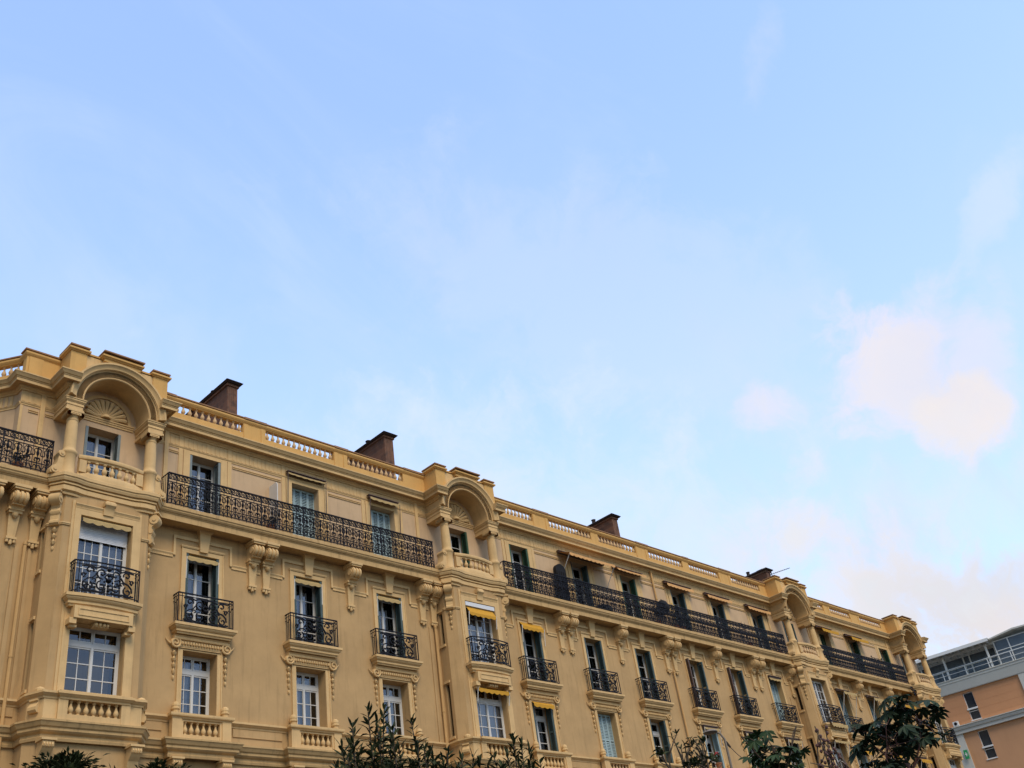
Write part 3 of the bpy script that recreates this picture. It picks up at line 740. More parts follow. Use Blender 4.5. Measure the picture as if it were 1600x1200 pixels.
# --- place the bays -----------------------------------------------------------
for bi, xc in enumerate(BAYS):
    L = (xc, 0, 0)
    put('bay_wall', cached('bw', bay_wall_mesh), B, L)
    put('bay_moulding', cached('bt', bay_trim_mesh), B, L)
    put('bay_entablature', cached('be', bay_ent_mesh), B, L)
    for s in (-1, 1):
        put('console', cached('con', console_mesh), B, (xc+s*1.45, -.64, 17.0), s*R(45))
        c = put('column', cached('col', column_mesh), B, (xc+s*1.3, -.68, 17.62)); 
        put('capital', cached('cap', capital_mesh), c, (xc+s*1.3, -.68, 17.64))
        v = put('volute', cached('vol', volute_mesh), B, (xc+s*1.42, -.62, 17.62), 0 if s < 0 else R(180))
        mbp = MB()
    put('keystone', cached('key', key_mesh), B, (xc, -.8, 17.0))
    put('archway', cached('arch', arch_mesh), B, L); put('archivolt', cached('archv', archivolt_mesh), B, L)
    put('shell_ornament', cached('shell', shell_mesh), B, L)
    at = put('attic', cached('att', attic_mesh), B, L); put('coping', cached('attc', attic_cap_mesh), at, L)
    bb = put('bay_balustrade', cached('bb', baybal_mesh), B, L)
    for i in range(7):
        x = -.72+.24*i; BALS.append((bb, (xc+x, bowed(-.74, .15, x, 1.02)+.02, 17.83), bal_mesh(.41, 1.05, MT, 't')))
    # bay balconies: upper iron one and lower stone one
    lg = ledge_mesh(2.1, .42, 13.52, 13.87, .10, -.85)
    lo = part('balcony', lg, MT, B, loc=L)
    put('railing', cached('srb', lambda: small_rail_mesh(1.95, .30, .1)), lo, (xc, -.83, 13.87))
    ap = MB(); ap.box(-.86, .86, -1.14, -.8, 13.16+.0, 13.52)
    for (a, b, c, d) in ((-.74, .74, 13.42, 13.45), (-.74, .74, 13.24, 13.27), (-.74, -.71, 13.27, 13.42), (.71, .74, 13.27, 13.42)): ap.box(a, b, -1.16, -1.14, c, d)
    for s in (-1, 1): ap.box(s*.86-.1, s*.86+.1, -1.1, -.8, 13.0, 13.16); ap.box(s*.8-.1, s*.8+.1, -1.0, -.8, 12.93, 13.0)
    ap.box(-.22, .22, -1.0, -.8, 13.03, 13.15)
    for xx in (-.16, -.05, .07, .17): ap.lathe(xx, -1.02, [(.01, -.06), (.05, -.02), (.05, .03), (.01, .06)], 7, 13.09)
    part('apron', ap, MT, B, loc=L)

# --- sill string and lower balconies (one sweep between, pedestals at windows)
mb = MB()
P_STR = [(0, 10.92), (.02, 10.92), (.03, 10.97), (.06, 10.99), (.10, 11.03), (.12, 11.04), (.12, 11.1), (0, 11.12)]
def bay_path_low(xc): return [(xc-1.6, 0), (xc-1.6, -.55), (xc-1.38, -.98), (xc-.95, -.98), (xc-.95, -1.04), (xc+.95, -1.04), (xc+.95, -.98), (xc+1.38, -.98), (xc+1.6, -.55), (xc+1.6, 0)]
path = [(2, 0)]
for xc in BAYS: path += bay_path_low(xc)
path += [(69.52, 0)]
path = path[:-1]
mb.sweep(path, P_STR); part('string_course', mb, MT, B)
P_LOW = [(0, 9.86), (.06, 9.86), (.08, 9.93), (.05, 9.95), (.05, 10.02), (.12, 10.06), (.16, 10.1), (.16, 10.17), (.2, 10.2), (.25, 10.3), (.27, 10.31), (.27, 10.36), (0, 10.38)]
path2 = [(2, 0)]
for i, xc in enumerate(BAYS):
    path2 += [(xc-1.6, 0), (xc-1.6, -.45), (xc-1.3, -.86), (xc+1.3, -.86), (xc+1.6, -.45), (xc+1.6, 0)]
    for k in [['W2', 'W3', 'W4'], ['B1', 'B2', 'B3', 'B4', 'B5', 'B6'], ['C1', 'C2', 'C3'], []][i]:
        a = AX[k]; path2 += [(a-1.02, 0), (a-1.02, -.22), (a+1.02, -.22), (a+1.02, 0)]
mb = MB(); mb.sweep(path2, P_LOW, caps=False); part('lower_cornice', mb, MSLAB, B)
mb = MB()
for i, xc in enumerate(BAYS):     # thin incised line between pedestals is a raised strip
    pass
# stone pedestal balconies of the lower windows
def ped_mesh(w2, op, yf, fin=True):
    """parapet: half width w2, half opening op"""
    mb = MB(); z0, z1 = 10.38, 10.98; zo0, zo1 = 10.54, 10.92
    yb = yf+.16
    for s in (-1, 1):
        a, b = sorted((s*op, s*w2)); mb.box(a, b, yf, yb, z0, z1)
        if fin:
            xm = s*(w2-.13)
            mb.box(xm-.15, xm+.15, yf-.03, yb, z0, z1+.002)
            mb.lathe(xm, yf+.09, [(.10, 0), (.10, .10), (.13, .12), (.13, .16), (.11, .18), (.12, .23), (.10, .30), (.05, .34), (.01, .35)], 10, 11.14)
    mb.box(-op, op, yf+.01, yb, z0, zo0); mb.box(-op, op, yf+.01, yb, zo1, z1)
    prof = [(0, z1), (.03, z1), (.05, z1+.04), (.09, z1+.06), (.10, z1+.09), (.10, z1+.15), (0, z1+.165)]
    path = [(-w2, .0), (-w2, yf), (w2, yf), (w2, .0)] if fin else [(-w2, yf), (w2, yf)]
    mb.sweep(path, prof, caps=False); mb.cap(path if fin else [(-w2, yf), (w2, yf), (w2, yf+.3), (-w2, yf+.3)], z1+.163)
    return mb.mesh('stone_parapet', MT, False)
def bracket_mesh():
    mb = MB(); mb.extrude([(0, 9.86), (-.32, 9.86), (-.36, 9.78), (-.36, 9.66), (-.28, 9.56), (-.18, 9.46), (-.12, 9.3), (0, 9.2)], 'x', -.15, .15)
    for i in range(4): mb.extrude(arc(-.3, 9.7, .09, 0, 330, 9), 'x', -.13+.07*i, -.09+.07*i)
    mb.box(-.2, .2, -.4, 0, 9.80, 9.858); return mb.mesh('bracket', MT)
for k, x in AX.items():
    p = put('stone_parapet', cached('ped', lambda: ped_mesh(.95, .60, -.24)), B, (x, 0, 0))
    for i in range(6): BALS.append((p, (x-.5+.2*i, -.15, 10.54), bal_mesh(.38, .95, MT, 't')))
    for s in (-1, 1): put('bracket', cached('brk', bracket_mesh), B, (x+s*.8, 0, 0))
    put('carved_head', cached('sch', scroll_head_mesh), B, (x, 0, 0)); put('window_surround', cached('sur', surround_mesh), B, (x, 0, 0))
    lo = part('balcony', ledge_mesh(2.16, .40, 13.56, 13.87), MT, B, loc=(x, 0, 0))
    put('railing', cached('sr', lambda: small_rail_mesh(1.92, .30)), lo, (x, 0, 13.87))
for xc in BAYS:
    mbp = cached('pedb', lambda: ped_mesh(1.0, .74, -1.04, False))
    p = put('stone_parapet', mbp, B, (xc, 0, 0))
    for i in range(7): BALS.append((p, (xc-.63+.21*i, -.95, 10.54), bal_mesh(.38, .95, MT, 't')))
    def bp():
        mb = MB()
        prof = [(0, 10.38), (0, 10.93)]
        for s in (-1, 1):
            pts = [(s*1.0, -.98), (s*1.36, -.98), (s*1.6, -.52), (s*1.6, 0)]
            mb.sweep(pts if s > 0 else pts[::-1], prof, caps=False)
            q = MB(); q.extrude([(0, 10.56), (-.08, 10.56), (-.13, 10.62), (-.13, 10.7), (-.07, 10.78), (-.04, 10.84), (-.05, 10.86), (-.09, 10.87), (-.09, 10.92), (0, 10.93)], 'x', -.13, .13)
            mb.merge(q, (s*1.48, -.75, 0), rz=s*R(62))
            mb.lathe(s*1.42, -.80, [(.13, 0), (.13, .06), (.10, .10), (.02, .14)], 10, 11.12)
        mb.add([(-1.6, -.0, 11.1), (-1.6, -.52, 11.1), (-1.36, -.98, 11.1), (1.36, -.98, 11.1), (1.6, -.52, 11.1), (1.6, 0, 11.1)], [(0, 1, 2, 3, 4, 5)])
        return mb.mesh('bay_pedestal', MT, False)
    put('bay_pedestal', cached('bpd', bp), B, (xc, 0, 0))
    for s in (-1, 1): put('bracket', cached('brk', bracket_mesh), B, (xc+s*1.2, -.8, 0))

# --- corbels and linking bands
CORB = [9.2, 9.92, 10.55, 17.82, 18.36, 21.9, 25.3, 25.85, 33.15, 33.75, 37.15, 40.6, 41.2, 44.6, 48.0, 48.6, 51.75, 59.2, 63.0]
for x in CORB: put('corbel', cached('cbl', corbel_mesh), B, (x, 0, 0))
def bands(a, b, stops):
    cuts = sorted(stops); cur = a
    for (c, w) in cuts+[(b, 0)]:
        if c-w > cur+.1: part('band_moulding', band_mesh(c-w-cur), MT, B, loc=(cur, 0, 0))
        cur = max(cur, c+w)
for (a, b) in ((13.96, 26.05), (29.26, 51.85), (55.06, 66.3)):
    st = [(c, .2) for c in CORB if a < c < b]+[(x, 1.06) for x in AX.values() if a < x < b]
    bands(a, b, st)
# raised lines between the pedestals
mb = MB()
xs_all = sorted([(x-1.05, x+1.05) for x in AX.values()]+[(x-1.65, x+1.65) for x in BAYS])
for i in range(len(xs_all)-1):
    a, b = xs_all[i][1]+.12, xs_all[i+1][0]-.12
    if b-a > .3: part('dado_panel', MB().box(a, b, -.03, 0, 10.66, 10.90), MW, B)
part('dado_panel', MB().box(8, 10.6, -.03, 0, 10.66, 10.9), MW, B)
# pilaster strips and drain pipes
mb = MB()
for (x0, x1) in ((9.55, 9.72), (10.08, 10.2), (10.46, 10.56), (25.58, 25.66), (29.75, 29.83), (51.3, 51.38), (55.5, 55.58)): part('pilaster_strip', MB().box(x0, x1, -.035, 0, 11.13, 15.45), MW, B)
for (x, m, z0, z1) in ((10.33, MPIPE, 0, 15.6), (25.84, MPIPE, 0, 15.5), (40.9, MPIPE, 0, 15.6), (40.82, MPIPE, 17.62, 20.7), (29.6, MPIPE, 0, 15.6), (55.4, MPIPE, 0, 15.6)):
    mb = MB(); mb.tube([(x, -.10, z0), (x, -.10, z1)], .05, 8)
    for z in (z1-.1, (z0+z1)/2, 12.2): mb.tube([(x, -.10, z), (x, -.10, z+.06)], .062, 8)
    part('drainpipe', mb, m, B, True)

# --- roof balustrade
RB0, RB1 = 21.45, 21.83
def rail_run(x0, x1, y, spans, name='roof_balustrade'):
    mb = MB()
    mb.box(x0, x1, y, y+.17, 21.05, RB0)
    cur = x0
    for (a, b) in spans+[(x1, x1)]:
        if a-cur > .01: mb.box(cur, a, y, y+.17, RB0, RB1)
        if b > a and a-cur > .6:
            mb.box(cur+.02, cur+.2, y-.02, y, 21.08, RB1); mb.box(a-.2, a-.02, y-.02, y, 21.08, RB1)
        cur = b
    mb.sweep([(x0, y), (x1, y)], [(-.17, RB1), (.0, RB1), (.02, RB1+.03), (.04, RB1+.05), (.07, RB1+.10), (.07, RB1+.16), (.0, RB1+.2), (-.17, RB1+.2), (-.17, RB1)])
    r = part(name, mb, MPAR, B)
    c = MB(); c.box(x0, x1, y-.075, y+.22, RB1+.203, RB1+.245)
    for (a, b) in zip([x0]+[s[1] for s in spans], [s[0] for s in spans]+[x1]):
        if b-a < 2.4: c.box(a+.0, b-.0, y-.10, y+.22, RB1+.17, RB1+.25)
    part('coping', c, MCAP, r)
    for (a, b) in spans:
        n = max(3, round((b-a)/.235))
        for i in range(n): BALS.append((r, (a+(i+.5)*(b-a)/n, y+.085, RB0), bal_mesh(RB1-RB0, .95)))
    return r
YR = -.14
rail_run(14.0, 26.02, YR, [(14.7, 17.40), (18.34, 21.4), (22.05, 24.85)])
rail_run(29.3, 51.82, YR, [(29.7, 32.45), (33.5, 36.5), (37.02, 39.9), (40.9, 43.8), (44.35, 47.1), (48.25, 51.1)])
rail_run(55.1, 66.25, YR, [(55.7, 58.2), (59.0, 61.5), (62.75, 65.6)])
# the chamfered corner at the left
mb = MB(); mb.box(9.64, 10.7, YR, YR+.26, 21.05, RB1); mb.box(9.72, 10.15, YR-.03, YR, 21.08, RB1)
mb.sweep([(9.64, YR+.5), (9.64, YR), (10.72, YR)], [(0, RB1), (.02, RB1+.03), (.04, RB1+.05), (.07, RB1+.1), (.07, RB1+.16), (0, RB1+.2)], caps=False)
mb.cap([(9.58, YR+.5), (9.58, YR-.06), (10.72, YR-.06), (10.72, YR+.5)], RB1+.195)
dvx, dvy = dv.x, dv.y
def cpt(t, off=0, z=0): return (9.66-dvx*t+nv.x*off, .30-dvy*t+nv.y*off, z)
q = [(cpt(0)[0], cpt(0)[1]), (cpt(3.6)[0], cpt(3.6)[1])][::-1]
mb.sweep(q, [(-.17, 21.05), (0, 21.05), (0, RB0), (-.17, RB0), (-.17, 21.05)])
mb.sweep(q, [(-.17, RB1), (.0, RB1), (.02, RB1+.03), (.04, RB1+.05), (.07, RB1+.10), (.07, RB1+.16), (.0, RB1+.2), (-.17, RB1+.2), (-.17, RB1)])
cr = part('roof_balustrade', mb, MPAR, B)
mb = MB(); mb.box(9.54, 10.72, YR-.085, YR+.3, RB1+.203, RB1+.25); mb.sweep(q, [(-.28, RB1+.202), (.08, RB1+.202), (.08, RB1+.245), (-.28, RB1+.245), (-.28, RB1+.202)]); part('coping', mb, MCAP, cr)
for i in range(10): 
    p = cpt(.15+.235*i, -.085); BALS.append((cr, (p[0], p[1], RB0), bal_mesh(RB1-RB0, .95)))

# --- chimneys
def chimney(x, y, w, d, z, rough=0):
    mb = MB(); mb.box(x, x+w, y, y+d, 21.0, z)
    mb.box(x-.05, x+w+.05, y-.05, y+d, z, z+.1)
    c = part('chimney', mb, MBRICK, B)
    mb = MB(); mb.frustum((x-.10, x+w+.10, y-.12, y+d, z+.10), (x-.16, x+w+.16, y-.2, y+d, z+.17)); mb.frustum((x-.16, x+w+.16, y-.2, y+d, z+.17), (x-.05, x+w+.05, y-.1, y+d, z+.26))
    mb.box(x+w*.2, x+w*.7, y+.25, y+.7, z+.26, z+.34); mb.lathe(x+w*.5, y+1.4, [(.12, 0), (.10, .25), (.13, .27), (.13, .3)], 10, z+.26); part('chimney_cap', mb, MSOOT, c)
chimney(18.02, 2.0, .44, 5.5, 24.92); chimney(25.85, 2.0, .5, 5.5, 24.98); chimney(41.4, 2.0, .45, 5.5, 24.7); chimney(56.45, 2.0, .5, 5.5, 24.55)

# --- long iron railings
def long_rail(x0, x1):
    mb = MB(); y = -.56; z0 = 17.64; H = 1.15
    n = max(1, round((x1-x0)/.29)); u = (x1-x0)/n; t = .019
    mb.box(x0, x1, y-.03, y+.03, z0+H-.04, z0+H)
    for z in (.06, .28, .82, .92): mb.box(x0, x1, y-.012, y+.012, z0+z-.013, z0+z+.013)
    for i in range(n+1):
        x = x0+i*u; post = i % 6 == 0
        mb.tube([(x, y, z0), (x, y, z0+H-.03)], .024 if post else .012, 4)
        if i == n: break
        c = x+u/2
        mb.tube([(c, y, z0+.06), (c, y, z0+.82)], .016, 4)
        mb.lathe(c, y, [(.006, -.12), (.034, -.07), (.05, .0), (.034, .06), (.02, .13), (.04, .15), (.006, .18)], 6, z0+.62)     # vase
        mb.box(c-.075, c+.075, y-.014, y+.014, z0+.42, z0+.465)
        mb.lathe(c, y, [(.006, -.10), (.024, -.07), (.018, .0), (.045, .05), (.006, .08)], 6, z0+.38)
        for s in (-1, 1):
            mb.tube([(c+s*.07, y, z0+.44), (c+s*.085, y, z0+.38), (c+s*.05, y, z0+.33)], t, 4)
            mb.tube([(c+s*u/2, y, z0+.53), (c+s*.095, y, z0+.54), (c+s*.085, y, z0+.63), (c+s*.11, y, z0+.71), (c+s*.06, y, z0+.77), (c, y, z0+.74)], t, 4)
            mb.tube([(c+s*u/2, y, z0+.09), (c+s*.10, y, z0+.15), (c+s*.075, y, z0+.22), (c+s*.02, y, z0+.2), (c, y, z0+.1)], t, 4)
            cx = c+s*u/4; pts = [(cx+.052*math.cos(R(k*45)), y, z0+1.015+.07*math.sin(R(k*45))) for k in range(9)]
            mb.tube(pts, t*.9, 4); mb.lathe(cx, y, [(.004, -.03), (.022, 0), (.004, .03)], 5, z0+1.015)
    for s in (x0, x1):
        mb.tube([(s, y, z0+H-.02), (s, -.02, z0+H-.02)], .02, 4)
        for k in range(4): yy = y+.12*(k+.5); mb.tube([(s, yy, z0), (s, yy, z0+H)], .011, 4)
    part('balcony_railing', mb, MIRON, B)
for a, b in ((2.2, 10.62), (14.38, 25.7), (29.65, 51.5), (55.5, 65.9)): long_rail(a, b)

# --- windows: lower floor
C1 = ((-.95, -.12, .9), (.1, .55, .9)); C2 = ((-.98, .98, .97),); C3 = ((-.95, -.35, .93), (.2, .6, .93)); C0 = ()
hl = ZL1-ZL0; hm = ZM1-ZM0; ht = ZT1-ZT0
for k, sh, sm, cu in (('W2', None, None, C1), ('W3', None, None, C1), ('W4', None, None, C3), ('B1', 'folded', MTEAL, C3), ('B2', 'closed', MPALE, C0), ('B3', 'folded', MTEAL, C0),
                      ('B4', 'folded', MPALE, C0), ('B5', 'folded', MTEAL, C3), ('B6', 'folded', MTEAL, C0), ('C1', 'folded', MPALE, C2), ('C2', 'folded', MTEAL, C0), ('C3', 'folded', MTEAL, C0)):
    window(AX[k], 0, ZL0, WW, hl, 2 if k[0] == 'W' else 1, 3, .52, sh, sm, cu)
for i, xc in enumerate(BAYS): window(xc, -.8, 11.14, 2*BW, ZL1-11.14, 2, 3, .5, None, None, (C0, ((-.98, .98, .78),), C2, C2)[i])
# middle floor
for k, sh, sm, cu in (('W2', 'folded', MTEAL, ((-.95, -.1, .86), (.1, .55, .86))), ('W3', 'folded', MTEAL, ((-.95, -.1, .88), (.12, .5, .88))), ('W4', 'folded', MTEAL, ((-.95, -.2, .86), (.1, .5, .86))),
                      ('B1', 'folded', MTEAL, ((-.95, -.6, .9),)), ('B2', 'folded', MTEAL, C0), ('B3', 'folded', MTEAL, C0), ('B4', 'out', MTEAL, C0), ('B5', 'out', MTEAL, C0),
                      ('B6', 'closed', MPALE, C0), ('C1', 'closed', MPALE, C0), ('C2', 'closed', MPALE, C0), ('C3', 'closed', MPALE, C0)):
    window(AX[k], 0, ZM0, WW, hm, 1, 4, 0, sh, sm, cu)
for i, xc in enumerate(BAYS): window(xc, -.8, ZM0, 2*BW, 16.42-ZM0, 3 if i == 0 else 2, 5, 0, None, None, (((-.97, .97, .72),), ((-.97, .97, .85),), C2, C2)[i])
# top floor
for k, sh, sm, cu in (('W2', 'folded', MGREY, ((-.95, -.1, .9), (.1, .6, .9))), ('W3', 'closed', MPALE, C0), ('W4', 'closed', MPALE, C0), ('B1', 'folded', MGREEN, C0), ('B2', 'folded', MTEAL, C0), ('B3', 'folded', MGREEN, C0),
                      ('B4', 'folded', MTEAL, C0), ('B5', 'folded', MTEAL, C0), ('B6', 'folded', MTEAL, C0), ('C1', 'closed', MGREEN, C0), ('C2', 'folded', MGREEN, C0), ('C3', 'folded', MGREEN, C0)):
    window(AX[k], 0, ZT0, WW, ht, 1, 5, 0, sh, sm, cu)
for i, xc in enumerate(BAYS): window(xc, 0, ZT0, WW, ht, 1, 4, 0, 'folded', (MGREY, MGREEN, MTEAL, MTEAL)[i], (((-.95, -.1, .9), (.1, .6, .9)), C0, C0, C0)[i])
# roller blind in the first bay and roller box in the second
mb = MB()
for i in range(11): mb.box(11.6, 13.1, -.60, -.585+.006*(i % 2), 15.80+i*.05, 15.845+i*.05)
mb.box(11.58, 13.12, -.7, -.56, 16.33, 16.415); part('roller_blind', mb, MROLL, B)
mb = MB(); mb.box(27.65-.78, 27.65+.78, -.84, -.62, 16.24, 16.40); part('roller_blind', mb, MROLL, B)
# --- awnings
for k in ('W2', 'W3', 'W4'): awning(AX[k], .06, 16.34, WW-.06, .10, .10, MAWC, .12, 'drop', False, .75)
awning(12.35, -.78, 16.40, 1.5, .06, .08, MAWC, .14, None)
awning(27.65, -.78, 16.22, 1.44, .26, .16, MAWY, .14, 'drop', False, .5)
awning(27.65, -.80, 13.05, 1.6, .10, .22, MAWY, .16, 'drop', False, .5)
awning(AX['B1'], -.02, 16.46, 1.3, .22, .18, MAWY, .16, 'drop', False, .7, MARM)
awning(AX['B1'], -.02, 13.12, 1.2, .10, .14, MAWY, .15, None)
awning(AX['B4'], -.02, 13.1, 1.2, .06, .18, MAWC, .1, 'drop', True, .8); awning(AX['B5'], -.02, 13.1, 1.2, .08, .2, MAWC, .12, 'drop', True, .8); awning(AX['B6'], -.02, 13.1, 1.3, .10, .25, MAWC, .16, 'drop', True, .8)
awning(AX['B6'], .0, 16.36, 1.2, .06, .12, MAWC, .12, None, True)
awning(AX['C1'], -.02, 16.42, 1.5, .22, .55, MAWC, .18, 'out', True, 1.4); awning(AX['C2'], -.02, 16.42, 1.5, .22, .55, MAWC, .18, 'out', True, 1.4); awning(AX['C3'], -.02, 16.42, 1.5, .25, .55, MAWY, .18, 'out', True, 1.4)
awning(BAYS[2], -.82, 13.95, 1.7, .12, .5, MAWC, .2, None, False); awning(BAYS[2], -.82, 13.1, 1.6, .12, .35, MAWC, .14, 'out', False, .9)
awning(AX['C1'], -.02, 13.1, 1.4, .2, .4, MAWY, .18, 'out', True, .9); awning(AX['C2'], -.02, 13.1, 1.4, .2, .45, MAWY, .18, 'out', True, .9); awning(AX['C3'], -.02, 13.1, 1.4, .2, .4, MAWY, .18, 'out', True, .9)
awning(AX['W3'], -.04, 20.36, 1.65, .03, .14, MAWC, .07, 'drop', True, 1.25, MBROWN); awning(AX['W4'], -.04, 20.34, 1.45, .08, .2, MAWC, .12, 'drop', True, 1.2, MBROWN)
awning(35.45, -.04, 20.28, 3.2, .30, .75, MAWO, .15, 'out', True, .95); awning(38.85, -.04, 20.30, 2.2, .14, .35, MAWO, .10, None, True)
for k in ('B4', 'B5', 'B6'): awning(AX[k], -.04, 20.28, 2.25, .12, .28, MAWO, .16, None, True)
awning(AX['C1'], -.04, 20.22, 1.9, .25, .5, MAWY, .2, None, True); awning(AX['C2'], -.04, 20.2, 2.1, .25, .5, MAWY, .2, None, True)
# privacy screen on the long balcony
mb = MB(); mb.extrude([(0, 17.63), (-.5, 17.63), (-.5, 19.5), (-.42, 19.6), (0, 19.6)], 'x', 18.56, 18.59)
part('privacy_screen', mb, mat('screen_panel', (.62, .60, .55), .6, .3, .04, 3), B)

# --- balusters: nearest 100 one by one, the rest as one mesh
cp = Vector((0, -28, 1.6))
BALS.sort(key=lambda t: (Vector(t[1])-cp).length)
for (p, l, me) in BALS[:100]: put('baluster', me, p, l)
rest = MB(); bm = bmesh.new()
vs = []; fs = []
for (p, l, me) in BALS[100:]:
    o_ = len(vs); vs += [(v.co.x+l[0], v.co.y+l[1], v.co.z+l[2]) for v in me.vertices]; fs += [tuple(i+o_ for i in q.vertices) for q in me.polygons]
bm.free(); rest.v = vs; rest.f = fs
o = part('baluster', rest, MBAL, B, True); o['kind'] = 'stuff'
#__PART2__
# ------------------------------------------------------------------ the modern building at the end of the street
T = root('terrace_building', (82, 0, 0), 'modern orange block with pale bands and a glazed white roof terrace at far right', 'building', rz=R(-84), inner=True)
MTILE = mat('terracotta_panel', (.58, .29, .14), .8, .25, .05, .5, .1, 30, .1)
MORR = mat('orange_render', (.58, .32, .17), .9, .2, .05, .6, .2, 40, .15)
MCREAM = mat('pale_render', (.58, .58, .52), .85, .2, .04, .6, .2, 40, .2)
MWHITE = mat('white_metal', (.74, .76, .74), .5, .4, .02, 2)
MDGL = mat('tinted_glass', (.03, .04, .05), .06, .7, .2, .5)
MBGL = mat('blue_grey_glass', (.10, .125, .15), .12, .6, .3, .7)
mb = MB(); wall_grid(mb, -9, 2.05, 17.3, 19.8, 0, [(-2.33, -1.57, 17.57, 19.6)], .3)
part('panelled_wall', mb, MTILE, T)
mb = MB()
for z in (17.98, 18.5, 19.02, 19.54): 
    part('cladding_panel', MB().box(-9, -2.36, -.006, 0, z-.25, z+.24), MTILE, T); part('cladding_panel', MB().box(-1.54, 2.05, -.006, 0, z-.25, z+.24), MTILE, T)
mb = MB(); wall_grid(mb, -3.3, 9, 0, 16.86, 0, [(-2.27, -1.5, 14.7, 16.74), (-2.27, -1.5, 11.4, 13.4)], .3); mb.add([(9, 0, 0), (9, 14, 0), (9, 14, 20), (9, 0, 20)], [(0, 1, 2, 3)])
part('wall', mb, MORR, T)
mb = MB(); mb.box(-9, -3.3, -.12, 0, 0, 16.85); mb.box(2.05, 9.05, -.14, .3, 17.38, 19.78); part('pale_wall', mb, MCREAM, T)
mb = MB(); mb.sweep([(-9, 0), (9, 0)], [(0, 16.84), (.22, 16.84), (.22, 17.06), (.30, 17.10), (.34, 17.2), (.34, 17.3), (.42, 17.33), (.42, 17.38), (0, 17.4)]); part('ledge', mb, MCREAM, T)
mb = MB(); mb.sweep([(-9, 0), (9, 0)], [(0, 19.77), (.16, 19.77), (.18, 19.82), (.30, 20.45), (.34, 20.5), (.34, 20.66), (.40, 20.68), (.40, 20.74), (-6, 20.76)]); part('parapet_band', mb, MCREAM, T)
for (x0, x1, z0, z1, zm) in ((-2.33, -1.57, 17.57, 19.6, 18.38), (-2.27, -1.5, 14.7, 16.74, 15.55), (-2.27, -1.5, 11.4, 13.4, 12.2)):
    mb = MB(); f = .05; y0, y1 = .14, .2
    mb.box(x0, x0+f, y0, y1, z0, z1); mb.box(x1-f, x1, y0, y1, z0, z1); mb.box(x0+f, x1-f, y0, y1, z0, z0+f); mb.box(x0+f, x1-f, y0, y1, z1-f, z1)
    mb.box(x0-.03, x1+.03, -.05, y0, zm-.06, zm+.05); mb.box(x0+f, x1-f, y0, y1, zm-.20, zm-.15); mb.box(x0-.04, x1+.04, -.05, .12, z0-.06, z0-.005)
    w = part('window', mb, MWHITE, T)
    g_ = MB(); g_.add([(x0, .18, z0), (x1, .18, z0), (x1, .18, z1), (x0, .18, z1)], [(0, 1, 2, 3)]); part('pane', g_, MDGL, w)
# terrace: railing, glazed room, pergola
mb = MB()
for z, h in ((21.44, .05), (21.08, .03)): mb.box(-4.2, 6, -.34, -.28, z, z+h)
for i in range(7): x = -4.85+1.76*i; mb.box(x-.03, x+.03, -.335, -.285, 20.7, 21.46)
part('railing', mb, MWHITE, T)
mb = MB()
for x in (-4.2, -2.72, .62): mb.box(x-.07, x+.07, -.26, -.12, 20.7, 22.5)
part('post', mb, MWHITE, T)
gl = MB(); gl.add([(-6, 1.2, 20.7), (1.2, 1.2, 20.7), (1.2, 1.2, 22.5), (-6, 1.2, 22.5)], [(0, 1, 2, 3)]); gl.add([(1.2, .0, 20.7), (8, .0, 20.7), (8, .0, 22.55), (1.2, .0, 22.55)], [(0, 1, 2, 3)]); gl.add([(1.2, 1.2, 20.7), (1.2, 0, 20.7), (1.2, 0, 22.5), (1.2, 1.2, 22.5)], [(0, 1, 2, 3)])
gz = part('glazing', gl, MBGL, T)
mb = MB()
for x in (-5.0, -1.6, -1.1, .9): mb.box(x-.05, x+.05, 1.12, 1.2, 20.7, 22.5)
for z in (21.7, 22.42): mb.box(-6, 1.2, 1.125, 1.2, z, z+.06)
for x in (1.24, 2.3, 4.4): mb.box(x-.04, x+.04, -.07, -.005, 20.7, 22.56)
for z in (20.72, 21.75, 22.5): mb.box(1.2, 8, -.065, -.006, z, z+.06)
part('glazing_bar', mb, MWHITE, gz)
mb = MB(); mb.box(-6, 1.15, -1.15, -1.05, 22.46, 22.64); mb.box(-6, 1.15, .1, .2, 22.44, 22.62); mb.box(-6, 1.15, 1.1, 1.22, 22.5, 22.66)
for i in range(13): x = -5.8+.56*i; mb.box(x-.035, x+.035, -1.05, 1.1, 22.5, 22.6)
part('pergola', mb, MWHITE, T)
mb = MB(); mb.box(-6, 1.17, -1.1, 4, 22.645, 22.70); part('terrace_roof', mb, MCREAM, T)
mb = MB(); mb.add([(1.0, -.55, 22.62), (3.0, -.55, 22.86), (9, -.55, 22.6), (9, 8, 22.6), (3, 8, 22.86), (1.0, 8, 22.62), (1.0, -.55, 22.72), (3.0, -.55, 22.98), (9, -.55, 22.7), (9, 8, 22.7), (3, 8, 22.98), (1, 8, 22.72)],
   [(0, 1, 4, 5), (1, 2, 3, 4), (6, 7, 10, 11), (7, 8, 9, 10), (0, 1, 7, 6), (1, 2, 8, 7), (0, 6, 11, 5), (2, 3, 9, 8)]); part('roof', mb, MCREAM, T)
def on_T(x, y, z):
    a = R(-84); return (82+x*math.cos(a)-y*math.sin(a), x*math.sin(a)+y*math.cos(a), z)
ac = root('air_conditioner', on_T(-3.45, -.28, 17.4), 'white air conditioning unit sitting on the pale ledge beside the last bay', 'air conditioner', rz=R(-84), inner=True)
mb = MB(); mb.box(-.2, .2, -.14, .14, 0, .34); part('casing', mb, MWHITE, ac)
mb = MB(); mb.extrude(arc(0, .17, .12, 0, 330, 12), 'y', -.15, -.141); part('fan_grille', mb, MIRON, ac)
sg = root('wall_sign', on_T(-3.5, -.14, 15.35), 'small green sign with a white symbol fixed to the pale corner strip', 'sign', rz=R(-84), inner=True)
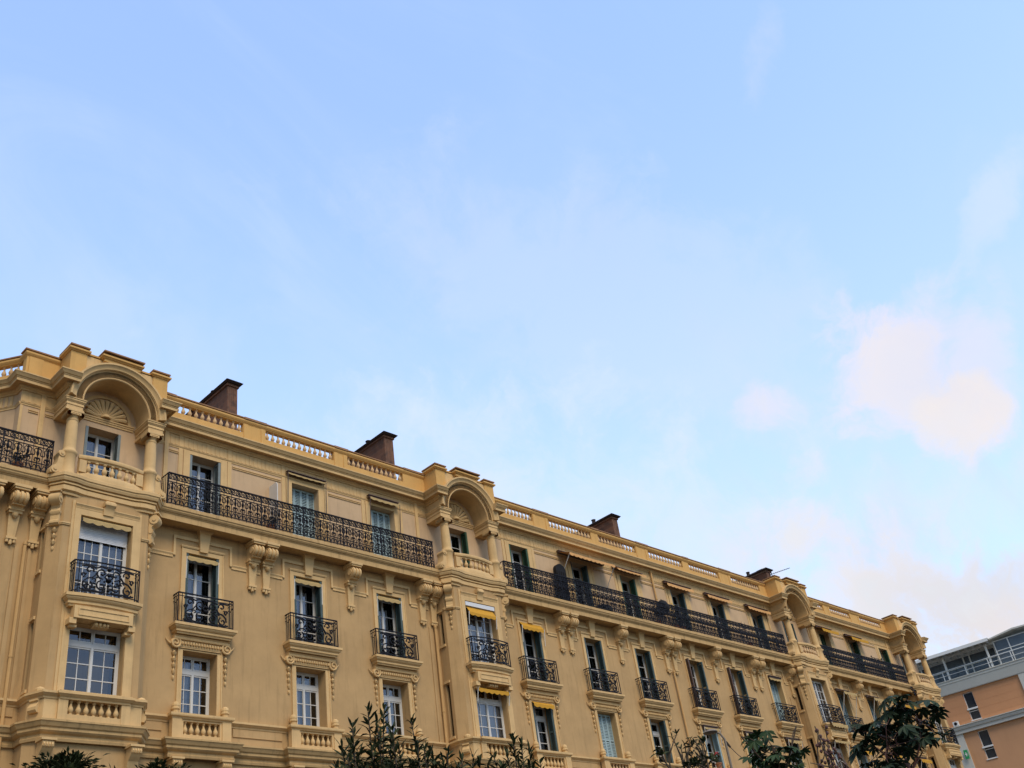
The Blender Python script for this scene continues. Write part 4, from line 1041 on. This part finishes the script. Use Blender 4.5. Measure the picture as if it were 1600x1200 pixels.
mb = MB(); mb.box(-.14, .14, -.16, -.1, -.32, .32); part('board', mb, mat('green_enamel', (.02, .30, .10), .4, .5), sg)
mb = MB(); mb.box(-.03, .03, -.17, -.161, -.14, .14); mb.box(-.09, .09, -.172, -.162, -.03, .03); part('symbol', mb, MWHITE, sg)
mb = MB(); mb.box(-.02, .02, -.1, .02, .2, .24); part('bracket', mb, MIRON, sg)

# ------------------------------------------------------------------ things on the balconies and roof
MLEAFD = mat('dark_leaf', (.030, .038, .013), .7, .15, .6, 7)
MLEAFG = mat('green_leaf', (.025, .05, .015), .65, .2, .4, 9)
MLEAFB = mat('glossy_castor_leaf', (.020, .036, .016), .65, .2, .55, 6)
MLEAFR = mat('bronze_leaf', (.09, .035, .022), .5, .4, .3, 8)
MSTEM = mat('green_brown_stem', (.075, .05, .028), .7, .3, .25, 12)
MBARK = mat('grey_bark', (.10, .075, .05), .9, .2, .3, 10)
MPOT = mat('terracotta_pot', (.32, .13, .06), .8, .3, .15, 6)
MCOVER = mat('black_cover', (.012, .012, .013), .8, .2, .3, 6)
def leaf(mb, p, d, L, w, up=None, droop=.25, n=3):
    """slender leaf from p along d, folded a little along its midrib"""
    d = Vector(d).normalized(); s = d.cross(Vector((0, 0, 1)))
    s = s.normalized() if s.length > .05 else Vector((1, 0, 0))
    a = random.uniform(-.9, .9); u = s.cross(d); s = s*math.cos(a)+u*math.sin(a); u = s.cross(d)
    prof = [(0, .12), (.3, .9), (.62, 1.0), (1.0, .03)] if n == 3 else [(0, .15), (.45, 1.0), (1, .03)]
    vs = []
    for t, k in prof:
        c = Vector(p)+d*L*t-Vector((0, 0, 1))*droop*L*t*t; vs += [c-s*w*k*.5+u*w*.12*k, c-u*w*.08*k, c+s*w*k*.5+u*w*.12*k]
    fs = []
    for i in range(len(prof)-1): fs += [(3*i, 3*i+3, 3*i+4, 3*i+1), (3*i+1, 3*i+4, 3*i+5, 3*i+2)]
    mb.add(vs, fs)
def potted(x, y, z, h, spread, label, n=60, m=None, flowers=None, L=.16, w=.05, group=None, cat='potted plant'):
    r = root('potted_plant', (x, y, z), label, cat, group)
    p = MB(); p.lathe(x, y, [(.10, 0), (.15, .22), (.165, .22), (.165, .26), (.14, .26)], 12, z); part('pot', p, MPOT, r, True, (0, 0, 0)).location = (-x, -y, -z)
    f = MB()
    st = MB()
    for i in range(7):
        a = random.uniform(0, 6.28); q = [(x, y, z+.24), (x+.4*spread*math.cos(a), y+.4*spread*math.sin(a)*.6, z+.24+h*.5), (x+spread*math.cos(a), y+spread*math.sin(a)*.6, z+.24+h*random.uniform(.6, 1))]
        st.tube(q, .008, 4)
        for k in range(n//7):
            t = random.uniform(.25, 1); b = Vector(q[1]).lerp(Vector(q[2]), (t-.5)*2) if t > .5 else Vector(q[0]).lerp(Vector(q[1]), t*2)
            leaf(f, b, (random.uniform(-1, 1), random.uniform(-1, 1), random.uniform(-.2, 1)), L*random.uniform(.7, 1.2), w)
    o = part('stems', st, MSTEM, r); o.location = (-x, -y, -z); o = part('leaves', f, m or MLEAFG, r); o.location = (-x, -y, -z)
    if flowers:
        fl = MB()
        for i in range(9): a = random.uniform(0, 6.28); rr = random.uniform(.2, 1)*spread; fl.lathe(x+rr*math.cos(a), y+rr*.6*math.sin(a), [(.005, -.03), (.035, 0), (.03, .02), (.005, .035)], 6, z+.26+h*random.uniform(.7, 1.05))
        o = part('flowers', fl, flowers, r); o.location = (-x, -y, -z)
    return r
MFY = mat('yellow_petal', (.7, .5, .06), .7, .2); MFR = mat('red_petal', (.45, .03, .04), .6, .3)
ZB = 17.63
# tall arched cover
mb = MB(); pr = [(33.17, ZB), (33.83, ZB)]+[(33.5+.33*math.cos(R(a)), 19.15+.33*math.sin(R(a))) for a in range(0, 181, 15)]
mb.extrude(pr, 'y', -.40, -.22); 
for k in range(5): mb.tube([(33.22+.14*k, -.41, ZB+.1), (33.21+.145*k, -.415, ZB+.9), (33.23+.135*k, -.41, 19.1)], .014, 5)
o = part('arched_cover', mb, MCOVER, None); tag(o, 'tall round topped black cover standing behind the balcony railing near an orange awning', 'cover')
mb = MB()
for (x, y, z, r) in ((35.8, -.3, 0, .22), (36.1, -.28, .02, .30), (36.35, -.3, .05, .30), (36.55, -.3, 0, .2), (36.42, -.3, .22, .16)): mb.lathe(x, y, [(.02, 0), (r*.9, .02), (r, r*.5), (r*.8, r*.95), (r*.3, r*1.25), (.01, r*1.3)], 11, ZB+z)
o = part('cloth_bundle', mb, MCOVER, None, True); tag(o, 'low dark cloth bundle lying on the balcony floor behind the railing', 'bundle')
g = root('barbecue', (40.9, -.29, ZB), 'dark domed barbecue among pot plants behind the railing', 'barbecue')
mb = MB(); mb.lathe(0, 0, [(.02, .72), (.2, .74), (.30, .85), (.33, .98), (.33, 1.02), (.31, 1.16), (.24, 1.32), (.12, 1.42), (.02, 1.44)], 18); mb.lathe(0, 0, [(.02, 1.44), (.03, 1.48), (.02, 1.5)], 8); o = part('kettle', mb, MCOVER, g, True); o.location = (0, 0, 0)
for a in (90, 210, 330):
    mb = MB(); mb.tube([(.12*math.cos(R(a)), .12*math.sin(R(a)), .78), (.26*math.cos(R(a)), .24*math.sin(R(a)), 0)], .018, 5); o = part('leg', mb, MIRON, g); o.location = (0, 0, 0)
G = 'pot plants on the long balcony'
potted(40.25, -.3, ZB, .95, .28, 'dark leafy pot plant left of the domed barbecue', 80, MLEAFD, None, group=G); potted(41.75, -.3, ZB, 1.15, .22, 'yellow flowering pot plant right of the domed barbecue', 60, MLEAFG, MFY, group=G)
potted(42.25, -.3, ZB, .8, .3, 'bushy dark pot plant second to the right of the domed barbecue', 80, MLEAFD, None, group=G)
potted(48.15, -.3, ZB, 1.3, .2, 'thin brown leaved pot plant rising above the railing between two awnings', 45, MLEAFR, None, .2, .04, group=G)
potted(51.1, -.3, ZB, .95, .22, 'small green pot plant at the end of the railing beside the third arched bay', 50, MLEAFG, None, group=G)
potted(3.9+5.2, -.3, ZB, .6, .3, 'low dark green pot plant behind the railing left of the first arched bay', 70, MLEAFD, None, group=G); potted(9.75, -.3, ZB, .45, .28, 'low spreading pot plant against the first arched bay', 60, MLEAFD, None, group=G)
potted(18.4, -.32, ZB, .4, .3, 'dark trailing pot plant behind the railing by the white privacy screen', 60, MLEAFD, None, group=G)
potted(42.75, -.16, 11.15, .5, .18, 'red flowering pot plant on the stone parapet of a lower window', 50, MLEAFG, MFR, L=.12)
mb = MB()
for x in (62.55, 63.0, 63.45, 63.9): mb.tube([(x, -.2, ZB), (x, -.2, 19.1)], .014, 4)
for i in range(3):
    cx = 62.78+.45*i; mb.tube([(cx+.2*math.cos(R(a)), -.2, 18.9+.2*math.sin(R(a))) for a in range(0, 361, 30)], .012, 4); mb.tube([(cx+.09*math.cos(R(a)), -.2, 18.9+.09*math.sin(R(a))) for a in range(0, 361, 30)], .01, 4)
    mb.tube([(cx-.2, -.2, 18.5), (cx, -.2, 18.35), (cx+.2, -.2, 18.5)], .012, 4)
for x in (62.55, 63.9): mb.lathe(x, -.2, [(.01, 0), (.05, .05), (.01, .1)], 8, 19.1)
for z in (18.2, 18.7, 19.1): mb.tube([(62.55, -.2, z), (63.9, -.2, z)], .012, 4)
o = part('plant_trellis', mb, MIRON, None); tag(o, 'scrolled iron plant trellis standing on the balcony beside a green shuttered window', 'trellis')
mb = MB()
for (cx, cz, r) in ((65.75, 17.28, .16), (66.1, 17.12, .16), (65.9, 16.95, .1)):
    mb.tube([(cx+(r-.0003*a*r)*math.cos(R(a)), -.70, cz+(r-.0011*a*r)*math.sin(R(a))) for a in range(0, 541, 30)], .03, 5)
mb.tube([(65.75, -.7, 17.12), (65.9, -.66, 17.0), (66.2, -.64, 16.9)], .025, 5); mb.tube([(65.9, -.7, 17.1), (65.9, -.2, 17.05), (65.9, 0, 16.6)], .025, 5)
o = part('iron_scroll', mb, MIRON, None); tag(o, 'black scrolled iron ornament under the end of the long balcony, next to the last bay', 'ornament')
an = root('television_antenna', (55.55, 1.19, 21.2), 'thin television antenna on the roof right of the farthest chimney', 'antenna')
def rel(mb, r):
    l = r.location; mb.v = [(a-l.x, b-l.y, c-l.z) for a, b, c in mb.v]; return mb
mb = MB(); mb.tube([(55.55, 1.19, 21.2), (55.55, 1.19, 24.1)], .025, 5); o = part('mast', rel(mb, an), MIRON, an); o.location = (0, 0, 0)
mb = MB(); p0 = Vector((55.5, 1.28, 23.88)); p1 = Vector((55.98, .1, 23.96)); mb.tube([p0, p1], .018, 4); bd = (p1-p0).normalized(); sd_ = bd.cross(Vector((0, 0, 1)))
for i in range(9): c = p0.lerp(p1, .2+.1*i*.88); l = .17-.008*i; mb.tube([c-sd_*l, c+sd_*l], .008, 4)
for s in (-1, 1): mb.tube([p0, p0+Vector((0, 0, s*.3))+bd*-.12], .012, 4); mb.tube([p0+sd_*.2, p0+Vector((0, 0, s*.3))+bd*-.12], .01, 4)
o = part('boom', rel(mb, an), MIRON, an); o.location = (0, 0, 0)

# ------------------------------------------------------------------ street lamp and wire
MLAMP = mat('grey_lamp_metal', (.19, .155, .115), .6, .3, .1, 5)
sp = root('street_lamp', (25.3, -11.9, 0), 'grey street lamp with a flat head on a curved pole in front of the facade', 'street lamp')
mb = MB(); mb.tube([(0, 0, 0), (0, 0, 1.2)], .11, 10); mb.tube([(0, 0, 1.2), (0, 0, 7.6)], .055, 10, .034); mb.tube([(0, 0, 7.6), (0, 0, 7.95), (-.05, .07, 8.12), (-.12, .17, 8.2)], .034, 8, .028); o = part('pole', mb, MLAMP, sp, True); o.location = (0, 0, 0)
mb = MB(); mb.lathe(0, 0, [(.01, -.04), (.17, -.025), (.21, .0), (.17, .04), (.08, .07), (.01, .08)], 16); mb.v = [(a*1.0-.2, b*1.0+.28, c+8.2) for a, b, c in mb.v]; o = part('lamp_head', mb, MLAMP, sp, True); o.location = (0, 0, 0)
mb = MB(); a_, b_ = Vector((25.32, -11.85, 7.95)), Vector((46.48, 0, 12.3))
mb.tube([a_.lerp(b_, t/16)-Vector((0, 0, .5*math.sin(math.pi*t/16))) for t in range(17)], .012, 4)
q0, q1 = a_.lerp(b_, .03)-Vector((0, 0, .05)), a_.lerp(b_, .10)-Vector((0, 0, .15)); mb.tube([q0, q1], .05, 6, .03)
o = part('cable', mb, MIRON, None); tag(o, 'thin cable running from the street lamp to the yellow facade', 'cable')

# ------------------------------------------------------------------ plants between the camera and the building
def curve_to(p0, p1, n=7, bend=.15):
    p0, p1 = Vector(p0), Vector(p1); L_ = (p1-p0).length; o = Vector((random.uniform(-1, 1), random.uniform(-1, 1), 0))*bend*L_
    return [p0.lerp(p1, i/n)+o*math.sin(math.pi*i/n) for i in range(n+1)]
def oleander(base, tips, label):
    bx, by = base; r = root('oleander_shrub', (bx, by, 0), label, 'shrub', 'oleander shrubs in front of the facade'); st = MB(); lf = MB()
    tips = [Vector(t)-Vector((0, 0, .07)) for t in tips]; extra = []
    for t in tips:
        for k in range(3): extra.append(t+Vector((random.uniform(-.26, .26), random.uniform(-.26, .26), random.uniform(-.7, -.12))))
    for j, t in enumerate(tips+extra):
        b = Vector((bx+random.uniform(-.25, .25), by+random.uniform(-.25, .25), .0)); q = curve_to(b, t, 9, .05); q[-2] = q[-2].lerp(Vector((t.x, t.y, q[-2].z)), .3)
        st.tube(q, .016, 4, .005)
        ln = 1.2 if j < len(tips) else .55; z = 0; dirv = (q[-1]-q[-3]).normalized(); az = random.uniform(0, 6.28)
        while z < ln:
            c = q[-1]-dirv*z; sp_ = .35+.5*min(1, z/.35)
            for k in range(3):
                a = az+k*2.09+random.uniform(-.3, .3); side = Vector((math.cos(a), math.sin(a), 0)); d = dirv*(1-sp_*.75)+side*sp_+Vector((0, 0, -.15*z))
                leaf(lf, c, d+Vector((random.uniform(-.25, .25), random.uniform(-.25, .25), random.uniform(-.3, .2))), random.uniform(.07, .15), random.uniform(.018, .030), droop=random.uniform(.0, .5))
            z += random.uniform(.028, .05); az += 1.05
    o = part('stems', rel(st, r), MSTEM, r); o.location = (0, 0, 0); o = part('leaves', rel(lf, r), MLEAFD, r); o.location = (0, 0, 0)
OLE1 = [(5.48, -21.16, 4.19), (5.76, -21.03, 4.27), (5.61, -21.11, 4.12), (5.84, -21.03, 4.1), (5.98, -21.12, 4.16), (5.68, -21.53, 3.84), (5.21, -21.21, 3.79), (5.74, -20.68, 3.99), (5.27, -20.97, 3.76), (5.49, -21.17, 3.87), (6.1, -20.79, 4.02), (5.95, -21.29, 3.87), (5.92, -20.82, 3.91), (5.86, -21.2, 3.78), (5.5, -20.72, 3.82), (5.39, -21.19, 3.73), (5.84, -20.99, 4.0), (5.91, -20.78, 4.12)]
OLE2 = [(6.36, -20.92, 4.0), (6.59, -20.89, 4.02), (6.51, -20.89, 3.93), (6.3, -21.36, 3.8), (6.76, -21.03, 3.93), (6.56, -21.03, 3.83), (6.54, -21.33, 3.78), (6.12, -21.23, 3.76), (6.67, -20.83, 3.85)]
OLE3 = [(7.22, -21.12, 4.12), (7.42, -21.03, 4.1), (7.56, -21.0, 4.04), (7.31, -20.93, 4.02), (7.34, -20.72, 4.07), (6.99, -20.97, 3.89), (7.57, -21.1, 3.91), (7.23, -21.15, 3.88), (7.4, -20.77, 3.95), (7.56, -21.0, 3.89)]
oleander((5.65, -21.05), OLE1, 'tall dark oleander shrub covering a lower window, with long upright narrow leaves'); oleander((6.5, -21.0), OLE2, 'shorter oleander shrub in the middle of the three oleanders'); oleander((7.32, -20.95), OLE3, 'oleander shrub in front of the second arched bay, rightmost of the three')
def castor_leaf(mb, p, n, r):
    """palmate leaf: pointed lobes round the stalk, drooping at the tips"""
    n = Vector(n).normalized(); a = n.orthogonal().normalized(); b = n.cross(a); ph = random.uniform(0, 6.28); k = 8; p = Vector(p); vs = [p]; fs = []
    for i in range(k):
        t0 = ph+5.6*i/k; L_ = r*(1-.35*abs(i-(k-1)/2)/(k/2))*random.uniform(.85, 1.1)
        for (dt, q, dr) in ((-.36, .42, .05), (-.27, .70, .15), (0, 1.0, .36), (.27, .70, .15), (.36, .42, .05)):
            t = t0+dt; vs.append(p+(a*math.cos(t)+b*math.sin(t))*L_*q-n*r*dr*.9)
        j = 1+5*i; fs += [(0, j, j+1), (0, j+1, j+2), (0, j+2, j+3), (0, j+3, j+4)]
    mb.add(vs, fs)
def castor(base, tips, r, label, cr, hub, ml):
    bx, by = base; R_ = root('castor_plant', (bx, by, 0), label, 'castor plant', 'castor oil plants'); st = MB(); lf = MB(); hub = Vector(hub)
    st.tube(curve_to((bx, by, 0), hub, 6, .03), .035, 6, .018); cam_p = Vector((0, -28, 1.6)); forks = [hub+Vector((random.uniform(-.35, .35), random.uniform(-.35, .35), random.uniform(.05, .6))) for i in range(6)]
    for f in forks: st.tube(curve_to(hub, f, 4, .1), .014, 5, .009)
    for t in tips:
        t = Vector(t); f = min(forks, key=lambda q: (q-t).length+random.uniform(0, .2)); st.tube(curve_to(f, t, 5, .12), .006, 4, .004)
        out = (t-hub); out.z = 0; nn = Vector((0, 0, 1))+out*random.uniform(.4, 1.3)+Vector((random.uniform(-.5, .5), random.uniform(-.5, .5), 0))
        castor_leaf(lf, t, nn, r*random.uniform(.75, 1.25))
        t2 = t+Vector((random.uniform(-.12, .12), random.uniform(-.12, .12), random.uniform(-.12, .05))); castor_leaf(lf, t2, nn+Vector((random.uniform(-.6, .6), random.uniform(-.6, .6), 0)), r*random.uniform(.6, .95))
    o = part('stems', rel(st, R_), MLEAFR if cr else MSTEM, R_, True); o.location = (0, 0, 0); o = part('leaves', rel(lf, R_), ml, R_); o.location = (0, 0, 0)
CASTOR1 = [(13.41, -22.13, 4.78), (13.5, -22.26, 4.78), (13.58, -22.25, 4.7), (14.11, -21.78, 4.76), (13.73, -22.1, 4.67), (13.66, -21.53, 4.62), (13.45, -21.78, 4.56), (13.52, -21.48, 4.54), (13.47, -21.64, 4.47), (13.38, -21.53, 4.33), (13.54, -21.38, 4.3), (13.71, -21.73, 4.49), (14.01, -21.7, 4.49), (13.87, -21.88, 4.52), (14.13, -21.92, 4.65), (14.09, -21.98, 4.45), (14.24, -22.03, 4.59), (13.99, -22.19, 4.44), (13.6, -22.43, 4.26), (14.21, -22.26, 4.79), (14.33, -22.3, 4.64), (14.17, -22.06, 4.38), (13.92, -22.24, 4.23), (13.93, -21.93, 4.33), (13.47, -22.01, 4.18), (13.93, -21.68, 4.24), (13.62, -21.57, 4.16), (13.43, -21.76, 4.07), (13.3, -21.96, 4.01), (13.81, -21.38, 4.18), (14.14, -21.8, 4.42), (13.45, -22.25, 4.2), (13.88, -21.63, 4.34), (13.78, -22.29, 4.58), (13.4, -21.99, 4.61), (13.59, -22.1, 4.73), (13.94, -21.83, 4.44), (13.99, -21.72, 4.57), (13.38, -22.18, 4.39), (13.67, -21.58, 4.09), (13.25, -21.89, 3.97), (13.86, -21.77, 4.05), (13.4, -21.6, 4.39), (14.13, -22.03, 4.44), (14.03, -21.57, 4.47), (13.72, -21.92, 4.17)]
CASTOR2 = [(11.48, -21.18, 4.4), (11.11, -21.52, 4.25), (10.89, -21.46, 4.21), (11.22, -21.3, 4.19), (10.92, -21.57, 4.01), (11.04, -21.54, 3.98), (11.2, -21.53, 4.1), (11.39, -21.57, 4.13), (11.14, -21.78, 4.08), (11.0, -21.7, 3.98), (11.4, -21.24, 4.08), (11.22, -21.7, 4.01), (11.64, -21.52, 4.04), (11.48, -21.33, 4.24), (11.07, -21.35, 4.05), (11.22, -21.49, 3.96), (11.32, -21.58, 3.94), (11.22, -21.24, 4.16)]
castor((13.75, -21.95), CASTOR1, .20, 'large dark castor plant with star shaped leaves and reddish stalks before the last bays', True, (13.72, -21.92, 3.9), MLEAFB)
castor((11.2, -21.5), CASTOR2, .165, 'smaller green castor plant left of the dried stems', False, (11.18, -21.5, 3.75), MLEAFG)
TWIG = [(9.86, -21.06, 4.28), (9.87, -21.12, 4.3), (9.91, -21.11, 4.14), (10.13, -21.09, 4.25), (9.94, -21.27, 4.22), (9.94, -21.36, 4.18), (10.1, -21.28, 4.18), (9.75, -21.28, 4.13), (9.73, -21.18, 4.14), (10.19, -21.13, 4.2), (9.93, -21.24, 4.07), (10.01, -21.33, 4.04), (9.75, -21.53, 3.92), (9.67, -20.98, 4.16), (9.73, -20.89, 4.14), (9.78, -21.55, 3.9), (9.94, -21.16, 4.09), (10.02, -21.26, 4.09)]
def twiggy(base, tips, label, name, cat, leafy, hubz, seeds=False):
    bx, by = base; r = root(name, (bx, by, 0), label, cat); st = MB(); lf = MB(); hub = Vector((bx, by, hubz)); st.tube(curve_to((bx, by, 0), hub, 5, .02), .04, 6, .025)
    for t in tips:
        t = Vector(t); q = curve_to(hub+Vector((random.uniform(-.15, .15), random.uniform(-.15, .15), random.uniform(-.3, .1))), t, 6, .16); st.tube(q, .013, 5, .006)
        for k in range(2):
            m_ = q[3+k]; e = m_+Vector((random.uniform(-.14, .14), random.uniform(-.14, .14), random.uniform(.04, .2))); st.tube(curve_to(m_, e, 4, .2), .008, 4, .004)
            if random.random() < leafy:
                for i in range(6): leaf(lf, e, (random.uniform(-1, 1), random.uniform(-1, 1), random.uniform(0, 1)), .12, .035)
        if seeds:
            for i in range(10): c = t.lerp(q[3], random.uniform(0, .9)); lf.lathe(c.x+random.uniform(-.025, .025), c.y+random.uniform(-.025, .025), [(.003, -.02), (.017, -.008), (.017, .008), (.003, .02)], 5, c.z)
        elif leafy:
            for i in range(4): leaf(lf, t, (random.uniform(-1, 1), random.uniform(-1, 1), random.uniform(-.2, 1)), .09, .02)
    o = part('branches', rel(st, r), MBARK, r, True); o.location = (0, 0, 0); o = part('seed_heads' if seeds else 'leaves', rel(lf, r), MLEAFR if seeds else MLEAFD, r); o.location = (0, 0, 0)
    if seeds: o['kind'] = 'stuff'
twiggy((9.9, -21.2), TWIG, 'half bare shrub with twisted brown twigs in front of a lower window', 'bare_shrub', 'shrub', .45, 3.6)
DRY = [(10.42, -22.51, 4.04), (10.68, -22.4, 4.05), (10.65, -22.51, 4.06), (10.72, -22.42, 3.83), (10.57, -22.47, 3.93), (10.77, -22.47, 3.84), (10.74, -22.39, 3.71), (10.38, -22.46, 3.66)]
twiggy((10.62, -22.46), DRY, 'tall dried plant with brown seed heads between the two castor plants', 'dried_plant', 'dried plant', 0, 3.2, True)
def tree(x, y, ztop, rr, n, label, nm='evergreen_tree'):
    r = root(nm, (x, y, 0), label, 'tree', 'evergreen trees at lower left'); tr = MB(); lf = MB(); zc = ztop-rr*.8
    tr.tube(curve_to((x, y, 0), (x, y, zc), 6, .02), .13, 8, .06); cl = []
    for i in range(16):
        a = random.uniform(0, 6.28); e = random.uniform(-.2, 1.2); q = rr*random.uniform(.55, .95); p = Vector((x+q*math.cos(a)*math.cos(e), y+q*math.sin(a)*math.cos(e), zc+q*.8*math.sin(e))); cl.append(p)
        tr.tube(curve_to((x, y, zc-random.uniform(0, .8)), p, 5, .1), .03, 5, .008)
    for i in range(n):
        c = random.choice(cl); v = Vector((random.gauss(0, 1), random.gauss(0, 1), random.gauss(0, .8))); p = c+v*.17*rr
        if p.z > ztop: p.z = ztop-random.uniform(0, .3)
        leaf(lf, p, v+Vector((0, 0, .4)), random.uniform(.10, .17), random.uniform(.04, .06), n=2)
    o = part('trunk', rel(tr, r), MBARK, r, True); o.location = (0, 0, 0); o = part('crown', rel(lf, r), MLEAFD, r); o.location = (0, 0, 0)
tree(8.2, -9.8, 6.84, .95, 3200, 'dark evergreen tree top under the first bay, leftmost in the picture'); tree(9.5, -10.3, 6.74, .45, 1200, 'small evergreen tree top just right of the first bay')
